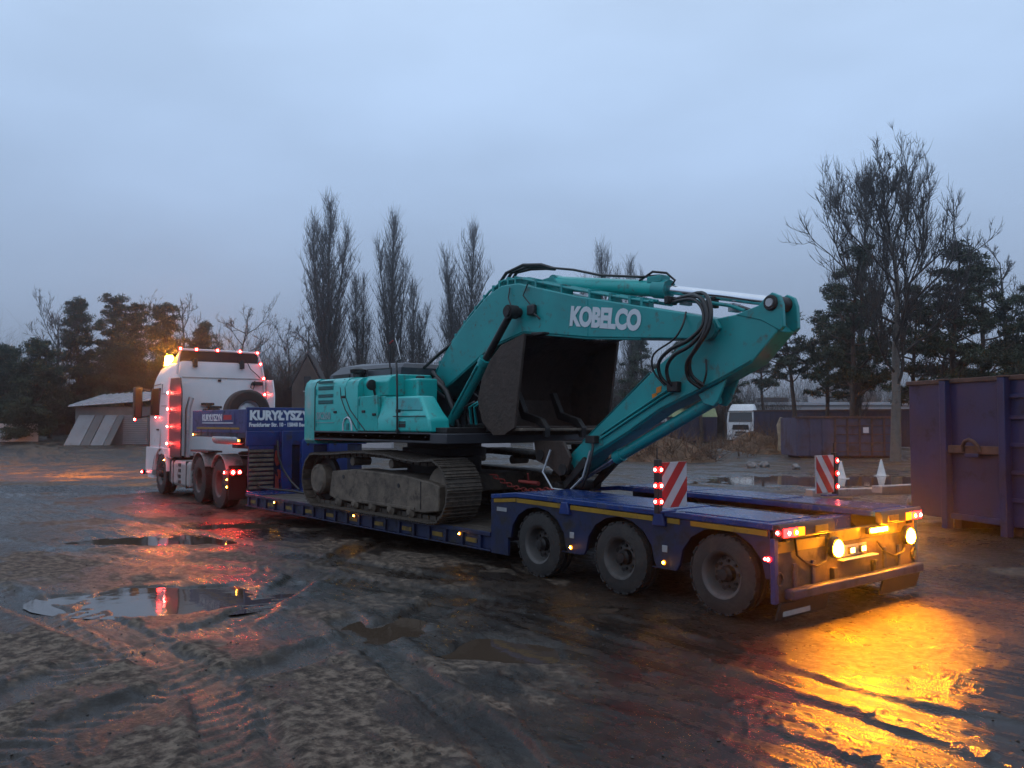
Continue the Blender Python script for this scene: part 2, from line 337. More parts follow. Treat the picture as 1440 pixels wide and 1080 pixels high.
def terrain(x, y, detail=True):
    z = terrain_base(x, y)
    ld = (x - CAM.x) * FWD.x + (y - CAM.y) * FWD.y; lx = (x - CAM.x) * RGT.x + (y - CAM.y) * RGT.y; dist = np.hypot(lx, ld)
    z = z + .024 * fbm(x, y, .45, 3, 5)
    dep = pud_mask(x, y); flat = 1 - np.clip(dep / .04, 0, 1)
    # churned mud: clods and drag marks, roughest at the photographer's feet on the left
    rough = .35 + .65 * sst(-.1, .35, fbm(x, y, .55, 3, 33) + .25 * sst(1.5, -2.5, lx) * sst(10, 5, ld))
    # drag direction along the ruts (streaks)
    u = x * .96 - y * .28; v = x * .28 + y * .96
    st = fbm(u * .35, v * 1.6, 3.2, 4, 47)
    cl = fbm(x + .3 * st, y, 3.4, 5, 61, .55)
    patch = sst(.02, .22, fbm(x, y, 1.1, 3, 71))
    clod = np.maximum(0, cl - .05) ** 1.2 * .030 + (.25 + .95 * patch) * np.maximum(0, fbm(x, y, 10., 3, 77, .6) - .02) * .034
    z = z + rough * flat * (clod + .010 * st - .010) * (1 - .5 * sst(14, 40, dist))
    wet = np.clip(dep / .03, 0, 1)
    sn = fbm(x, y, .9, 4, 151) * 1.3
    for l, d, a, b, am in SOAK: wet = np.maximum(wet, np.minimum(1, am) * (1 - sst(.45 * max(1, am), 1.15 * max(1, am ** .5), np.sqrt(((lx - l) / a) ** 2 + ((ld - d) / b) ** 2) + sn)))
    x0_, y0_ = x, y
    for pts, w, dp, tr in RUTS:
        xs = [p_[0] for p_ in pts]; ys = [p_[1] for p_ in pts]
        I = np.nonzero((x0_ > min(xs) - 1) & (x0_ < max(xs) + 1) & (y0_ > min(ys) - 1) & (y0_ < max(ys) + 1))[0]
        if not len(I): continue
        x, y, fl = x0_[I], y0_[I], flat[I]
        d, sg, al = pline(x + .05 * fbm(x, y, 1.3, 2, 7), y + .05 * fbm(x, y, 1.3, 2, 8), pts)
        inside = 1 - sst(w * .65, w * 1.1, d); sh = np.exp(-((d - w * 1.35) / (w * .38)) ** 2)
        tread = sst(.15, .3, np.abs(((al * 5.5 + sg * d * 3.5) % 1) - .5)) * inside * sst(-.1, .15, fbm(x, y, 1.1, 2, 55))
        wob = .5 + .5 * sst(-.35, .2, fbm(x, y, .8, 2, 12))
        z[I] = z[I] * (1 - .85 * inside) + (-dp * inside * wob + .022 * min(1, dp / .035) * sh * (.35 + 1.1 * np.abs(fbm(x, y, 4, 3, 22))) + tr * tread) * fl
        wet[I] = np.maximum(wet[I], inside * .7 * wob)
    z = z - dep * 1.0
    return z, wet, dep
rng = np.random.default_rng(3)
a0 = math.atan2(FWD.y, FWD.x)
ang = np.concatenate([np.linspace(-rad(44), rad(44), 620), np.linspace(rad(44), 2 * math.pi - rad(44), 92)[1:-1]])
rr = np.concatenate([np.geomspace(.6, 2.4, 16)[:-1], np.geomspace(2.4, 45, 640)[:-1], np.geomspace(45, 900, 90)])
A, Rr = np.meshgrid(ang + a0, rr); GX = CAM.x + Rr * np.cos(A); GY = CAM.y + Rr * np.sin(A)
gz, wet, dep = terrain(GX.ravel(), GY.ravel())
na, nr = len(ang), len(rr)
V = np.stack([GX.ravel(), GY.ravel(), gz], 1); V = np.vstack([V, [[CAM.x, CAM.y, 0]]])
i, j = np.meshgrid(np.arange(nr - 1), np.arange(na), indexing='ij'); jn = (j + 1) % na
Q = np.stack([i * na + j, i * na + jn, (i + 1) * na + jn, (i + 1) * na + j], -1).reshape(-1, 4)
cen = len(V) - 1; k = np.arange(na); T3 = np.stack([np.full(na, cen), (k + 1) % na, k], 1)
def np_mesh(name, V, quads=None, tris=None, smooth=False):
    me = bpy.data.meshes.new(name); nq = 0 if quads is None else len(quads); n3 = 0 if tris is None else len(tris)
    me.vertices.add(len(V)); me.vertices.foreach_set('co', np.asarray(V, np.float32).ravel())
    idx = np.concatenate([quads.ravel() if nq else np.zeros(0, int), tris.ravel() if n3 else np.zeros(0, int)]).astype(np.int32)
    me.loops.add(len(idx)); me.loops.foreach_set('vertex_index', idx); me.polygons.add(nq + n3)
    tot = np.concatenate([np.full(nq, 4), np.full(n3, 3)]).astype(np.int32); st = np.concatenate([[0], np.cumsum(tot)[:-1]]).astype(np.int32)
    me.polygons.foreach_set('loop_start', st)
    try: me.polygons.foreach_set('loop_total', tot)
    except Exception: pass
    me.update(calc_edges=True); me.validate()
    if smooth: me.shade_smooth()
    return me
gm = np_mesh('ground', V, Q[:, ::-1].copy() if False else Q, T3, True)
at_ = gm.attributes.new('wetness', 'FLOAT', 'POINT'); at_.data.foreach_set('value', np.append(wet, 0).astype(np.float32))
lxg = (V[:, 0] - CAM.x) * RGT.x + (V[:, 1] - CAM.y) * RGT.y; ldg = (V[:, 0] - CAM.x) * FWD.x + (V[:, 1] - CAM.y) * FWD.y
# drained, paler sandy mud where unchurned; colour darkened around the tail to dim lamplight
us, vs_ = V[:, 0] * .96 - V[:, 1] * .28, V[:, 0] * .28 + V[:, 1] * .96
dry_lamp_dimmed = sst(-.03, .11, fbm(V[:, 0], V[:, 1], .55, 3, 133) + .55 * fbm(us * .45, vs_ * 1.5, 2.3, 5, 137, .6) + .16 * sst(1.0, -2.5, lxg) * sst(9.5, 5.5, ldg) - .7 * sst(.2, 2.0, lxg) * sst(13, 9, ldg)) * (1 - np.append(wet, 0))
at2 = gm.attributes.new('drained_lamp_dimmed', 'FLOAT', 'POINT'); at2.data.foreach_set('value', dry_lamp_dimmed.astype(np.float32))
m = new_mat('wet_mud'); t = m.node_tree; L = t.links.new
def n(ty, **k):
    q = t.nodes.new(ty)
    for a, b in k.items(): setattr(q, a, b)
    return q
o = n('ShaderNodeOutputMaterial'); p = n('ShaderNodeBsdfPrincipled'); L(p.outputs[0], o.inputs[0])
aw = n('ShaderNodeAttribute', attribute_name='wetness'); adr = n('ShaderNodeAttribute', attribute_name='drained_lamp_dimmed'); co = n('ShaderNodeTexCoord')
z1 = n('ShaderNodeTexNoise'); z1.inputs['Scale'].default_value = 1.7; z1.inputs['Detail'].default_value = 10; z1.inputs['Roughness'].default_value = .62; L(co.outputs['Object'], z1.inputs['Vector'])
c1 = n('ShaderNodeValToRGB'); ramp(c1, [(.36, (.008, .0055, .0038)), (.5, (.020, .0135, .0090)), (.66, (.044, .0295, .0195))]); L(z1.outputs[0], c1.inputs[0])
z2 = n('ShaderNodeTexNoise'); z2.inputs['Scale'].default_value = 9; z2.inputs['Detail'].default_value = 8; z2.inputs['Roughness'].default_value = .7; L(co.outputs['Object'], z2.inputs['Vector'])
c2 = n('ShaderNodeValToRGB'); ramp(c2, [(.40, (.018, .0125, .0085)), (.49, (.066, .048, .034)), (.60, (.165, .127, .094))]); L(z2.outputs[0], c2.inputs[0])
mx = n('ShaderNodeMix', data_type='RGBA'); L(adr.outputs['Fac'], mx.inputs[0]); L(c1.outputs[0], mx.inputs[6]); L(c2.outputs[0], mx.inputs[7]); dk = n('ShaderNodeMapRange'); dk.inputs[3].default_value = 1; dk.inputs[4].default_value = .55; L(aw.outputs['Fac'], dk.inputs[0])
md = n('ShaderNodeMix', data_type='RGBA', blend_type='MULTIPLY'); md.inputs[0].default_value = 1; L(mx.outputs[2], md.inputs[6]); L(dk.outputs[0], md.inputs[7]); L(md.outputs[2], p.inputs['Base Color'])
r0 = n('ShaderNodeMapRange'); r0.inputs[1].default_value = .36; r0.inputs[2].default_value = .62; r0.inputs[3].default_value = .24; r0.inputs[4].default_value = .55; L(z2.outputs[0], r0.inputs[0])
r1 = n('ShaderNodeMix', data_type='FLOAT'); L(adr.outputs['Fac'], r1.inputs[0]); L(r0.outputs[0], r1.inputs[2]); r1.inputs[3].default_value = .78
mpw = n('ShaderNodeMapping'); mpw.inputs['Rotation'].default_value = (0, 0, rad(16)); mpw.inputs['Scale'].default_value = (.55, 2.6, 1); L(co.outputs['Object'], mpw.inputs[0])
zw = n('ShaderNodeTexNoise'); zw.inputs['Scale'].default_value = 3.2; zw.inputs['Detail'].default_value = 7; zw.inputs['Roughness'].default_value = .62; L(mpw.outputs[0], zw.inputs['Vector'])
sw = n('ShaderNodeMapRange'); sw.inputs[1].default_value = .40; sw.inputs[2].default_value = .54; L(zw.outputs[0], sw.inputs[0])
wm = n('ShaderNodeMath', operation='MULTIPLY'); L(aw.outputs['Fac'], wm.inputs[0]); L(sw.outputs[0], wm.inputs[1])
r2 = n('ShaderNodeMix', data_type='FLOAT'); L(wm.outputs[0], r2.inputs[0]); L(r1.outputs[0], r2.inputs[2]); r2.inputs[3].default_value = .105; L(r2.outputs[0], p.inputs['Roughness'])
p.inputs['IOR'].default_value = 1.36
z3 = n('ShaderNodeTexNoise'); z3.inputs['Scale'].default_value = 34; z3.inputs['Detail'].default_value = 9; z3.inputs['Roughness'].default_value = .66; L(co.outputs['Object'], z3.inputs['Vector'])
bp = n('ShaderNodeBump'); bp.inputs['Distance'].default_value = .035; z4 = n('ShaderNodeTexVoronoi', feature='SMOOTH_F1'); z4.inputs['Scale'].default_value = 34; z4.inputs['Randomness'].default_value = 1; L(co.outputs['Object'], z4.inputs['Vector'])
hm_ = n('ShaderNodeMath', operation='MULTIPLY_ADD'); L(z4.outputs['Distance'], hm_.inputs[0]); hm_.inputs[1].default_value = -.25; L(z3.outputs[0], hm_.inputs[2]); L(hm_.outputs[0], bp.inputs['Height'])
bs_ = n('ShaderNodeMapRange'); bs_.inputs[3].default_value = .5; bs_.inputs[4].default_value = .24; L(aw.outputs['Fac'], bs_.inputs[0]); L(bs_.outputs[0], bp.inputs['Strength'])
L(bp.outputs[0], p.inputs['Normal'])
gm.materials.append(m)
ground = bpy.data.objects.new('ground', gm); COL.objects.link(ground); tag(ground, 'churned wet brown mud of the yard with ruts and puddle hollows', kind='structure')
def gz_at(x, y): return float(terrain(np.array([float(x)]), np.array([float(y)]))[0][0])
def gb_at(x, y): return float(terrain_base(np.array([float(x)]), np.array([float(y)]))[0])
# standing water: one flat sheet in each hollow
mw = new_mat('muddy_water'); t = mw.node_tree; L = t.links.new
o = n('ShaderNodeOutputMaterial'); p = n('ShaderNodeBsdfPrincipled'); L(p.outputs[0], o.inputs[0])
p.inputs['Base Color'].default_value = (.060, .043, .031, 1); p.inputs['Roughness'].default_value = .035; p.inputs['IOR'].default_value = 1.333
co = n('ShaderNodeTexCoord'); z = n('ShaderNodeTexNoise'); z.inputs['Scale'].default_value = 7; z.inputs['Detail'].default_value = 3; L(co.outputs['Object'], z.inputs['Vector'])
b = n('ShaderNodeBump'); b.inputs['Strength'].default_value = .035; b.inputs['Distance'].default_value = .02; L(z.outputs[0], b.inputs['Height']); L(b.outputs[0], p.inputs['Normal'])
M['water'] = mw
for ip, (l, d, a, b_, dp) in enumerate(PUD):
    c = at(l, d); base = gb_at(c.x, c.y) + .0015 * (ip % 3); q = MB(); K = 28
    vs = [(c.x, c.y, base + WATER)] + [tuple(c + RGT * a * 1.25 * math.cos(2 * math.pi * k / K) + FWD * b_ * 1.25 * math.sin(2 * math.pi * k / K) + Vector((0, 0, base + WATER))) for k in range(K)]
    q.add(vs, [(0, 1 + k, 1 + (k + 1) % K) for k in range(K)])
    tag(q.build('puddle', 'water'), kind='structure')
# loose clods thrown up by the tyres: too many to count
cl = MB(); r_ = random.Random(8); cd = [3.2 + 9 * r_.random() ** 1.6 for k in range(800)]
cp = [at(r_.uniform(-.62, .62) * d, d) for d in cd]; cx, cy = np.array([q.x for q in cp]), np.array([q.y for q in cp])
cz = terrain(cx, cy)[0]; cm = pud_mask(cx, cy)
for k, c in enumerate(cp):
    s = r_.uniform(.005, .014) * (1 if r_.random() < .93 else 1.5)
    if cm[k] > .02: continue
    c.z = cz[k] + s * .15; P = []
    for x, y, zz in ((-1, 0, 0), (1, 0, .1), (0, -1, .1), (0, 1, 0), (0, 0, .8), (.3, .2, -.6)): P.append(c + Vector((x * s * r_.uniform(.7, 1.4), y * s * r_.uniform(.6, 1.2), zz * s)))
    cl.add(P, [(0, 2, 4), (2, 1, 4), (1, 3, 4), (3, 0, 4), (2, 0, 5), (1, 2, 5), (3, 1, 5), (0, 3, 5)])
tag(cl.build('mud_clods', 'clod', smooth=70), 'small dark clods of mud scattered over the yard', 'mud', kind='stuff')
# ------------------------------------------------------------------ wheels
def wheel(parent, c, R, w, rimR, near=True, dish=.10, nut=8, name='wheel'):
    """tyre (the part) with rim, hub and nuts; near: outer face towards -y"""
    s = -1 if near else 1; c = Vector(c)
    t = MB().lathe([(rimR, -w * .44), (rimR * 1.03, -w * .5), (R * .86, -w * .5), (R * .955, -w * .44), (R * .99, -w * .33), (R, -w * .26), (R, -w * .22), (R * .972, -w * .215), (R * .972, -w * .18), (R, -w * .175), (R, -.03), (R * .972, -.028), (R * .972, .028), (R, .03), (R, w * .175), (R * .972, w * .18), (R * .972, w * .215), (R, w * .22), (R * .99, w * .33), (R * .955, w * .44), (R * .86, w * .5), (rimR * 1.03, w * .5), (rimR, w * .44)], c, 'y', 44, 'ring').build(name, 'rubber', parent, smooth=35)
    o = s * w * .47; i = s * (w * .47 - dish)
    MB().lathe([(rimR * 1.0, o), (rimR * 1.07, o + s * .012), (rimR * 1.0, o + s * .004), (rimR * .90, o - s * .02), (rimR * .86, i + s * .02), (rimR * .78, i), (rimR * .40, i + s * .015), (rimR * .36, i), (.005, i)], c, 'y', 36, 'end').build('rim', 'rim', t, smooth=40)
    h = MB().lathe([(rimR * .36, i), (rimR * .35, i + s * .07), (rimR * .27, i + s * .085), (rimR * .24, i + s * .12), (.004, i + s * .125)], c, 'y', 20)
    for k in range(nut):
        a = 2 * math.pi * k / nut; h.lathe([(.017, i), (.017, i + s * .035)], c + Vector((math.cos(a) * rimR * .56, 0, math.sin(a) * rimR * .56)), 'y', 6)
    h.build('hub', 'darksteel', t, smooth=40)
    hh = MB()
    for k in range(8):
        a = 2 * math.pi * (k + .5) / 8; hh.lathe([(.028, i + s * .001), (.028, i + s * .006)], c + Vector((math.cos(a) * rimR * .70, 0, math.sin(a) * rimR * .70)), 'y', 10)
    hh.build('rim_hole', 'black', t)['kind'] = 'stuff'
    if near:
        tb_ = MB()
        for k in range(38):
            a = 2 * math.pi * (k + (.25 if k % 2 else 0)) / 38; R_ = Matrix.Rotation(-a, 3, 'Y'); tb_.obox(c + R_ @ Vector((R * .975, -w * .35, 0)), (.045 * R, w * .26, .10 * R), R_)
        tb_.build('tread_lugs', 'rubber', t)['kind'] = 'stuff'
    return t

# ------------------------------------------------------------------ low-loader trailer
TR = thing('low_loader_trailer', (-5.5, 1.375, 0), 'blue low loader trailer with yellow striped sides carrying the excavator', 'trailer')
WD = 2.75
# rear bogie: two wheel decks and a boom trough between them
for y0, y1 in ((0, .93), (1.86, WD)):
    dk = MB().prism([(-3.62, .89), (-3.62, .945), (-3.12, .995), (-.62, .955), (.60, .935), (.60, .875), (-.62, .895), (-3.12, .935)], y0, y1).build('wheel_deck', 'blue_deck', TR, bevel=.008)
    for a, b in ((-3.0, -2.0), (-1.95, -.72), (-.5, .5)):
        MB().prism([(a, 1.004 - .016 * (a + 3.12)), (b, 1.004 - .016 * (b + 3.12)), (b, .990 - .016 * (b + 3.12)), (a, .990 - .016 * (a + 3.12))], y0 + .09, y1 - .14).build('deck_plate', 'blue_deck', dk, bevel=.003)
    q = MB(); yy = y1 - .07 if y0 == 0 else y0 + .07
    for k in range(26):
        x = -.95 + k * .058; z = .99 - .016 * (x + 3.12) + .004; q.prism([(x, yy - .05), (x + .058, yy - .05), (x + .029, yy + .04)], z, z + .012, 'z')
    q.build('grip_strip', 'darksteel', dk)
MB().box(-3.6, .35, .934, 1.856, .62, .70).build('trough_floor', 'bluewet', TR, bevel=.006)
for x in (-2.9, -2.1, -1.3, -.5): MB().box(x, x + .12, .934, 1.856, .703, .80).build('cross_member', 'blue', TR, bevel=.006)
MB().box(.15, .33, .934, 1.856, .705, .875).build('cross_member', 'blue_deck', TR, bevel=.01)
# side skirts with wheel arches
AX = (0., -1.36, -2.72)
def skirt(ya, yb):
    pts = [(-3.63, .89), (-3.63, .19), (-3.28, .19), (-3.28, .42)]
    top = lambda x: .885 if x < -3.12 else .93 - .016 * (x + 3.12)
    for x in AX[::-1]:
        for k in range(9):
            a = rad(180 - k * 22.5); rx = .51; pts.append((x + rx * math.cos(a), max(.40 + .0, .42 + .42 * math.sin(a))))
        if x < 0: pts += [(x + .55, .36), (x + .81, .36)]
    pts += [(.56, .42), (.56, .925 - .016 * 3.6), (-3.12, .928)]
    out = [pts[0]]
    for p in pts[1:]:
        if math.hypot(p[0] - out[-1][0], p[1] - out[-1][1]) > .004: out.append(p)
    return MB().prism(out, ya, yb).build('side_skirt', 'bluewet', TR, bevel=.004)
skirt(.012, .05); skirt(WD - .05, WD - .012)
for x0, x1 in ((-3.10, -2.28), (-2.12, -.86), (-.66, -.50), (-.36, .54)):
    zc = lambda x: .905 - .016 * (x + 3.12)
    MB().prism([(x0, zc(x0) - .03), (x1, zc(x1) - .03), (x1, zc(x1) + .022), (x0, zc(x0) + .022)], .002, .011).build('reflective_strip', 'yellow', TR)
MB().prism([(-3.56, .842), (-3.12, .880), (-3.12, .925), (-3.56, .888)], .002, .011).build('reflective_strip', 'yellow', TR)
for x, nm in ((-2.2, 'lashing_bracket'), (-.76, 'lashing_bracket')):
    MB().prism([(x - .09, .80), (x + .09, .80), (x + .05, .94), (x - .05, .94)], -.03, .01).build(nm, 'blue', TR, bevel=.008)
MB().box(-3.50, -3.30, .004, .011, .74, .79).build('reflector_plate', 'alu', TR)
for x in (-2.10, -.70):
    MB().box(x - .16, x + .16, -.005, .009, .36, .37).build('skirt_lip', 'bluewet', TR)
    MB().box(x - .035, x + .035, .002, .011, .53, .60).build('data_plate', 'alu', TR, bevel=.004)
    lamp(TR, (x, -.008, .425), (0, -1, 0), .026, 'amber')
# arches behind the skirts and bogie frame
for x in AX:
    for y0, y1 in ((.052, .82), (1.93, WD - .052)):
        q = MB(); rs = []
        for k in range(11):
            a = rad(180 - 18 * k); rs.append([(x + .53 * math.cos(a), y, .43 + .43 * math.sin(a)) for y in (y0, y1)])
        q.add([p for r in rs for p in r], [(2 * k, 2 * k + 1, 2 * k + 3, 2 * k + 2) for k in range(10)])
        q.build('wheel_arch', 'black', TR, smooth=60)
    MB().cyl((x, .2, .40), (x, 2.55, .40), .07, 12).build('axle', 'darksteel', TR)
MB().box(-3.58, .30, .935, 1.09, .36, .615).build('bogie_beam', 'bluewet', TR, bevel=.01)
MB().box(-3.58, .30, 1.70, 1.855, .36, .615).build('bogie_beam', 'bluewet', TR, bevel=.01)
for x in AX:
    wheel(TR, (x, .155, .39), .395, .26, .222, True, .12)
    wheel(TR, (x, WD - .155, .39), .395, .26, .222, False, .12)
# tail: lamp boxes, rear panel, plate, flaps
for y0, y1, nr in ((.0, .93, 0), (1.86, WD, 1)):
    bx = MB().prism([(.60, .80), (.60, .925), (.66, .935), (.68, .90), (.68, .80)], y0, y1).build('lamp_box', 'black', TR, bevel=.006)
    ys = (.10, .22, .33) if not nr else (WD - .10, WD - .22, WD - .33)
    for y, kd in zip(ys, ('red', 'red', 'amber')):
        MB().box(.681, .695, y - .055, y + .055, .812, .895).build('tail_lens', {'red': E_redlens, 'amber': E_amblens}[kd], bx, bevel=.006)
    lamp(bx, (.694, ys[0], .853), (1, 0, 0), .036, 'red', 'tail_lamp'); lamp(bx, (.694, ys[1], .853), (1, 0, 0), .036, 'amber', 'tail_lamp')
    yb = (y0 + y1) / 2 + (.22 if not nr else -.22)
    MB().box(.681, .692, yb - .11, yb + .11, .82, .89).build('reflector_plate', 'yellow', bx, bevel=.004)
lamp(TR, (.665, -.012, .86), (0, -1, 0), .026, 'red'); lamp(TR, (.565, -.018, .61), (0, -1, 0), .026, 'red', 'side_lamp'); lamp(TR, (.53, -.018, .61), (0, -1, 0), .02, 'red', 'side_lamp')
MB().box(.57, .60, .0, WD, .20, .797).build('rear_panel', 'tailpanel', TR, bevel=.004)
MB().box(.602, .612, .06, .86, .66, .76).build('rear_striping', 'yellow', TR)
MB().box(.602, .612, .95, 2.69, .68, .79).build('rear_striping', 'yellow', TR)
MB().box(.57, .62, -.005, .055, .20, .80).build('corner_post', 'blue', TR, bevel=.006)
MB().box(.57, .62, WD - .055, WD + .005, .20, .80).build('corner_post', 'blue', TR, bevel=.006)
MB().box(.614, .622, 1.12, 1.64, .525, .635).build('number_plate', 'dirtywhite', TR, bevel=.003)
for y in (1.30, 1.52):
    l = MB().box(.625, .655, y - .05, y + .05, .545, .615).build('plate_lamp', 'black', TR, bevel=.008); MB().box(.656, .660, y - .035, y + .035, .56, .605).build('lamp_lens', E_white, l)
for y0, y1 in ((.03, .86), (1.90, WD - .03)):
    f = MB().prism([(.585, .05), (.61, .05), (.66, .21), (.635, .21)], y0, y1).build('mud_flap', 'black', TR, bevel=.004)
MB().box(.628, .634, .10, .55, .08, .16).build('flap_print', 'dirtywhite', TR)
# amber flashing beacons under the tail
for y, z in ((.97, .64), (2.45, .64)):
    h = MB().lathe([(.105, -.03), (.105, .01), (.09, .025), (.004, .026)], (.66, y, z), 'x', 24).build('beacon_housing', 'black', TR, smooth=40)
    MB().dome((.687, y, z), (1, -.12, .16), .088, .02, 18).build('beacon_lens', E_amb, h, smooth=60)
    spot(h, 'beacon_glow', (.75, y, z), (1, -.25, -.12), (1, .24, .005), 20)
    point(h, 'beacon_spill', (.73, y, z + .03), (1, .30, .01), 6, .05)
h = MB().box(.613, .66, 1.62, 2.02, .715, .785).build('strobe_bar', 'black', TR, bevel=.01)
MB().box(.661, .675, 1.65, 1.99, .728, .772).build('strobe_lens', E_amb, h, bevel=.006)
spot(h, 'strobe_glow', (.72, 1.82, .75), (1, -.1, -.2), (1, .27, .01), 20)
point(h, 'strobe_spill', (.72, 1.82, .75), (1, .30, .01), 6, .06)
MB().box(.622, .70, 1.06, 1.74, .500, .515).build('plate_shelf', 'alu', TR, bevel=.004)
# clutter on the tail: stiffeners, underride bar, hinges, cables
for y in (.30, .62, 2.0, 2.30): MB().box(.601, .625, y, y + .05, .22, .545).build('tail_stiffener', 'bluewet', TR, bevel=.006)
ub = MB().box(.64, .74, .10, WD - .10, .235, .335).build('underride_bar', 'bluewet', TR, bevel=.02)
for y in (.95, 1.75): MB().box(.601, .66, y, y + .06, .236, .44).build('bar_bracket', 'darksteel', ub, bevel=.008)
for y in (.20, .78, 1.98, 2.55): MB().cyl((.622, y - .05, .775), (.622, y + .05, .775), .018, 8).build('ramp_hinge', 'darksteel', TR)
MB().tube([(.615, .90, .60), (.64, .82, .52), (.64, .66, .49), (.63, .5, .53), (.62, .36, .62), (.62, .33, .78)], .011, 6).build('lamp_cable', 'black', TR, smooth=60)
MB().tube([(.62, 2.44, .56), (.64, 2.38, .47), (.64, 2.18, .44), (.63, 2.0, .50), (.62, 1.86, .62)], .011, 6).build('lamp_cable', 'black', TR, smooth=60)
for y in (.08, 2.67): MB().tube([(.612, y + .05 * math.cos(a), .42 + .06 * math.sin(a)) for a in [k * math.pi / 5 for k in range(11)]], .012, 6).build('lashing_ring', 'darksteel', TR, smooth=60)
# slide-out striped warning boards
def board(y0, y1, flip, lab):
    x = -.55; b = MB().box(x, x + .022, y0, y1, 1.01, 1.47).build('warning_board', 'boardwhite', TR, bevel=.003)
    tag(b, lab)
    wd = y1 - y0; S_ = []
    for k in range(-3, 4):
        a = k * .30; poly = []
        for yy, zz in ((0, a), (wd, a + wd * (1 if not flip else -1) * 1.15), (wd, a + .15 + wd * (1 if not flip else -1) * 1.15), (0, a + .15)): poly.append((yy, zz))
        # clip to board height
        def clip(pl, lim, up):
            o = []
            for i in range(len(pl)):
                p_, q_ = pl[i], pl[(i + 1) % len(pl)]; ip = (p_[1] <= lim) if up else (p_[1] >= lim); iq = (q_[1] <= lim) if up else (q_[1] >= lim)
                if ip: o.append(p_)
                if ip != iq: tt = (lim - p_[1]) / (q_[1] - p_[1]); o.append((p_[0] + tt * (q_[0] - p_[0]), lim))
            return o
        poly = clip(clip(poly, .46, True), 0, False) if True else poly
        if len(poly) > 2: MB().prism([(y0 + p_[0], 1.01 + p_[1]) for p_ in poly], x + .0225, x + .025, 'x').build('stripe', 'red', b)
    yo = y0 - .035 if not flip else y1 + .035
    MB().box(x - .02, x + .04, yo - .03, yo + .03, .96, 1.50).build('lamp_bar', 'black', b, bevel=.005)
    for z in (1.08, 1.24, 1.40):
        lamp(b, (x + .041, yo, z), (1, 0, 0), .033, 'red2', 'board_lamp')
        if not flip: lamp(b, (x + .01, yo - .031, z), (0, -1, 0), .030, 'red2', 'board_lamp')
    MB().cyl((x, yo, 1.50), (x, yo, 1.62), .006, 6).build('antenna_rod', 'black', b)
    MB().box(x - .05, x + .05, min(yo, y0 + .2), max(yo, y1 - .2), .965, .985).build('slide_rail', 'blue', b, bevel=.004)
board(-.24, .16, False, 'near red and white striped warning board with three lit lamps')
board(2.60, 3.00, True, 'far red and white striped warning board')
# low bed
zt = lambda x: .445
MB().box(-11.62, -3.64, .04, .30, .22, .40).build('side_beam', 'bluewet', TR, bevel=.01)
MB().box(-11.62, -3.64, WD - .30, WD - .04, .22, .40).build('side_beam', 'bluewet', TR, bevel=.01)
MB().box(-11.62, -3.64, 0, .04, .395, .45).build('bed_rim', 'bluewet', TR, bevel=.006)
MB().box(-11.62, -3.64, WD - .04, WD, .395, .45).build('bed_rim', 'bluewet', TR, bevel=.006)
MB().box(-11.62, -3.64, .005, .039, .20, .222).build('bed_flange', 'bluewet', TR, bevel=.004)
k = 0
while -11.5 + k * .40 < -3.8:
    x = -11.5 + k * .40
    MB().box(x, x + .055, .004, .039, .224, .394).build('outrigger_rib', 'bluewet', TR, bevel=.004)
    if k % 2 == 0: MB().box(x + .09, x + .34, .030, .0385, .275, .335).build('reflective_strip', 'yellowd', TR)
    k += 1
for x in (-10.22, -7.19, -4.30): lamp(TR, (x, -.004, .37), (0, -1, 0), .024, 'amber')
k = 0
for i in range(9):
    y = .045 + i * .296
    MB().box(-11.0, -3.66, y, y + .28, .402, .446 + .004 * (i % 2)).build('deck_plank', 'plank', TR, bevel=.008)
MB().prism([(-11.62, .40), (-11.62, .50), (-11.02, .47), (-11.02, .40)], .02, WD - .02).build('front_ramp_plate', 'blue_deck', TR, bevel=.006)
MB().prism([(-3.66, .30), (-3.66, .46), (-4.05, .45), (-4.05, .30)], .3, WD - .3).build('rear_ramp_plate', 'bluewet', TR, bevel=.006)
# gooseneck
MB().box(-14.66, -11.66, .0, .03, 1.66, 2.14).build('gooseneck_side', 'blue', TR, bevel=.006)
MB().box(-14.66, -11.66, WD - .03, WD, 1.66, 2.14).build('gooseneck_side', 'blue', TR, bevel=.006)
MB().box(-14.70, -14.66, .0, WD, 1.60, 2.14).build('gooseneck_front', 'blue', TR, bevel=.006)
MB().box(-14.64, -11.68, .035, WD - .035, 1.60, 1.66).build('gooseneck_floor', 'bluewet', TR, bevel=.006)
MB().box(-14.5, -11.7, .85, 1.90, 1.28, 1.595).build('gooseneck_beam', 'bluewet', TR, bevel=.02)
MB().box(-14.40, -11.95, -.010, -.002, 1.73, 1.77).build('reflective_strip', 'yellow', TR)
MB().box(-14.2, -12.2, -.010, -.003, 1.83, 2.08).build('name_panel', 'blue', TR, bevel=.002)
text('KURYŁYSZYN', .20, (-14.05, -.012, 1.91), SIDE, 'letter', TR, 'lettering', bold=.006, width=1.15)
text('CRANE', .16, (-12.80, -.012, 1.92), SIDE, 'redletter', TR, 'lettering', bold=.01, width=.45) if False else MB().box(-12.80, -12.36, -.012, -.0105, 1.93, 2.03).build('red_emblem', 'redletter', TR, bevel=.002)
MB().box(-14.05, -12.28, -.0125, -.0105, 1.852, 1.872).build('small_print', 'kletter', TR)
MB().tube([(-13.55, .10, 1.52), (-13.45, .10, 1.52), (-12.15, .10, 1.52), (-12.05, .10, 1.52)], [.07, .11, .11, .07], 20).build('air_tank', 'alu', TR, smooth=40)
MB().box(-13.6, -12.0, .08, .12, 1.60, 1.66).build('tank_bracket', 'black', TR)
MB().box(-14.66, -11.66, .005, .028, 1.56, 1.655).build('lower_rail', 'bluewet', TR, bevel=.004)
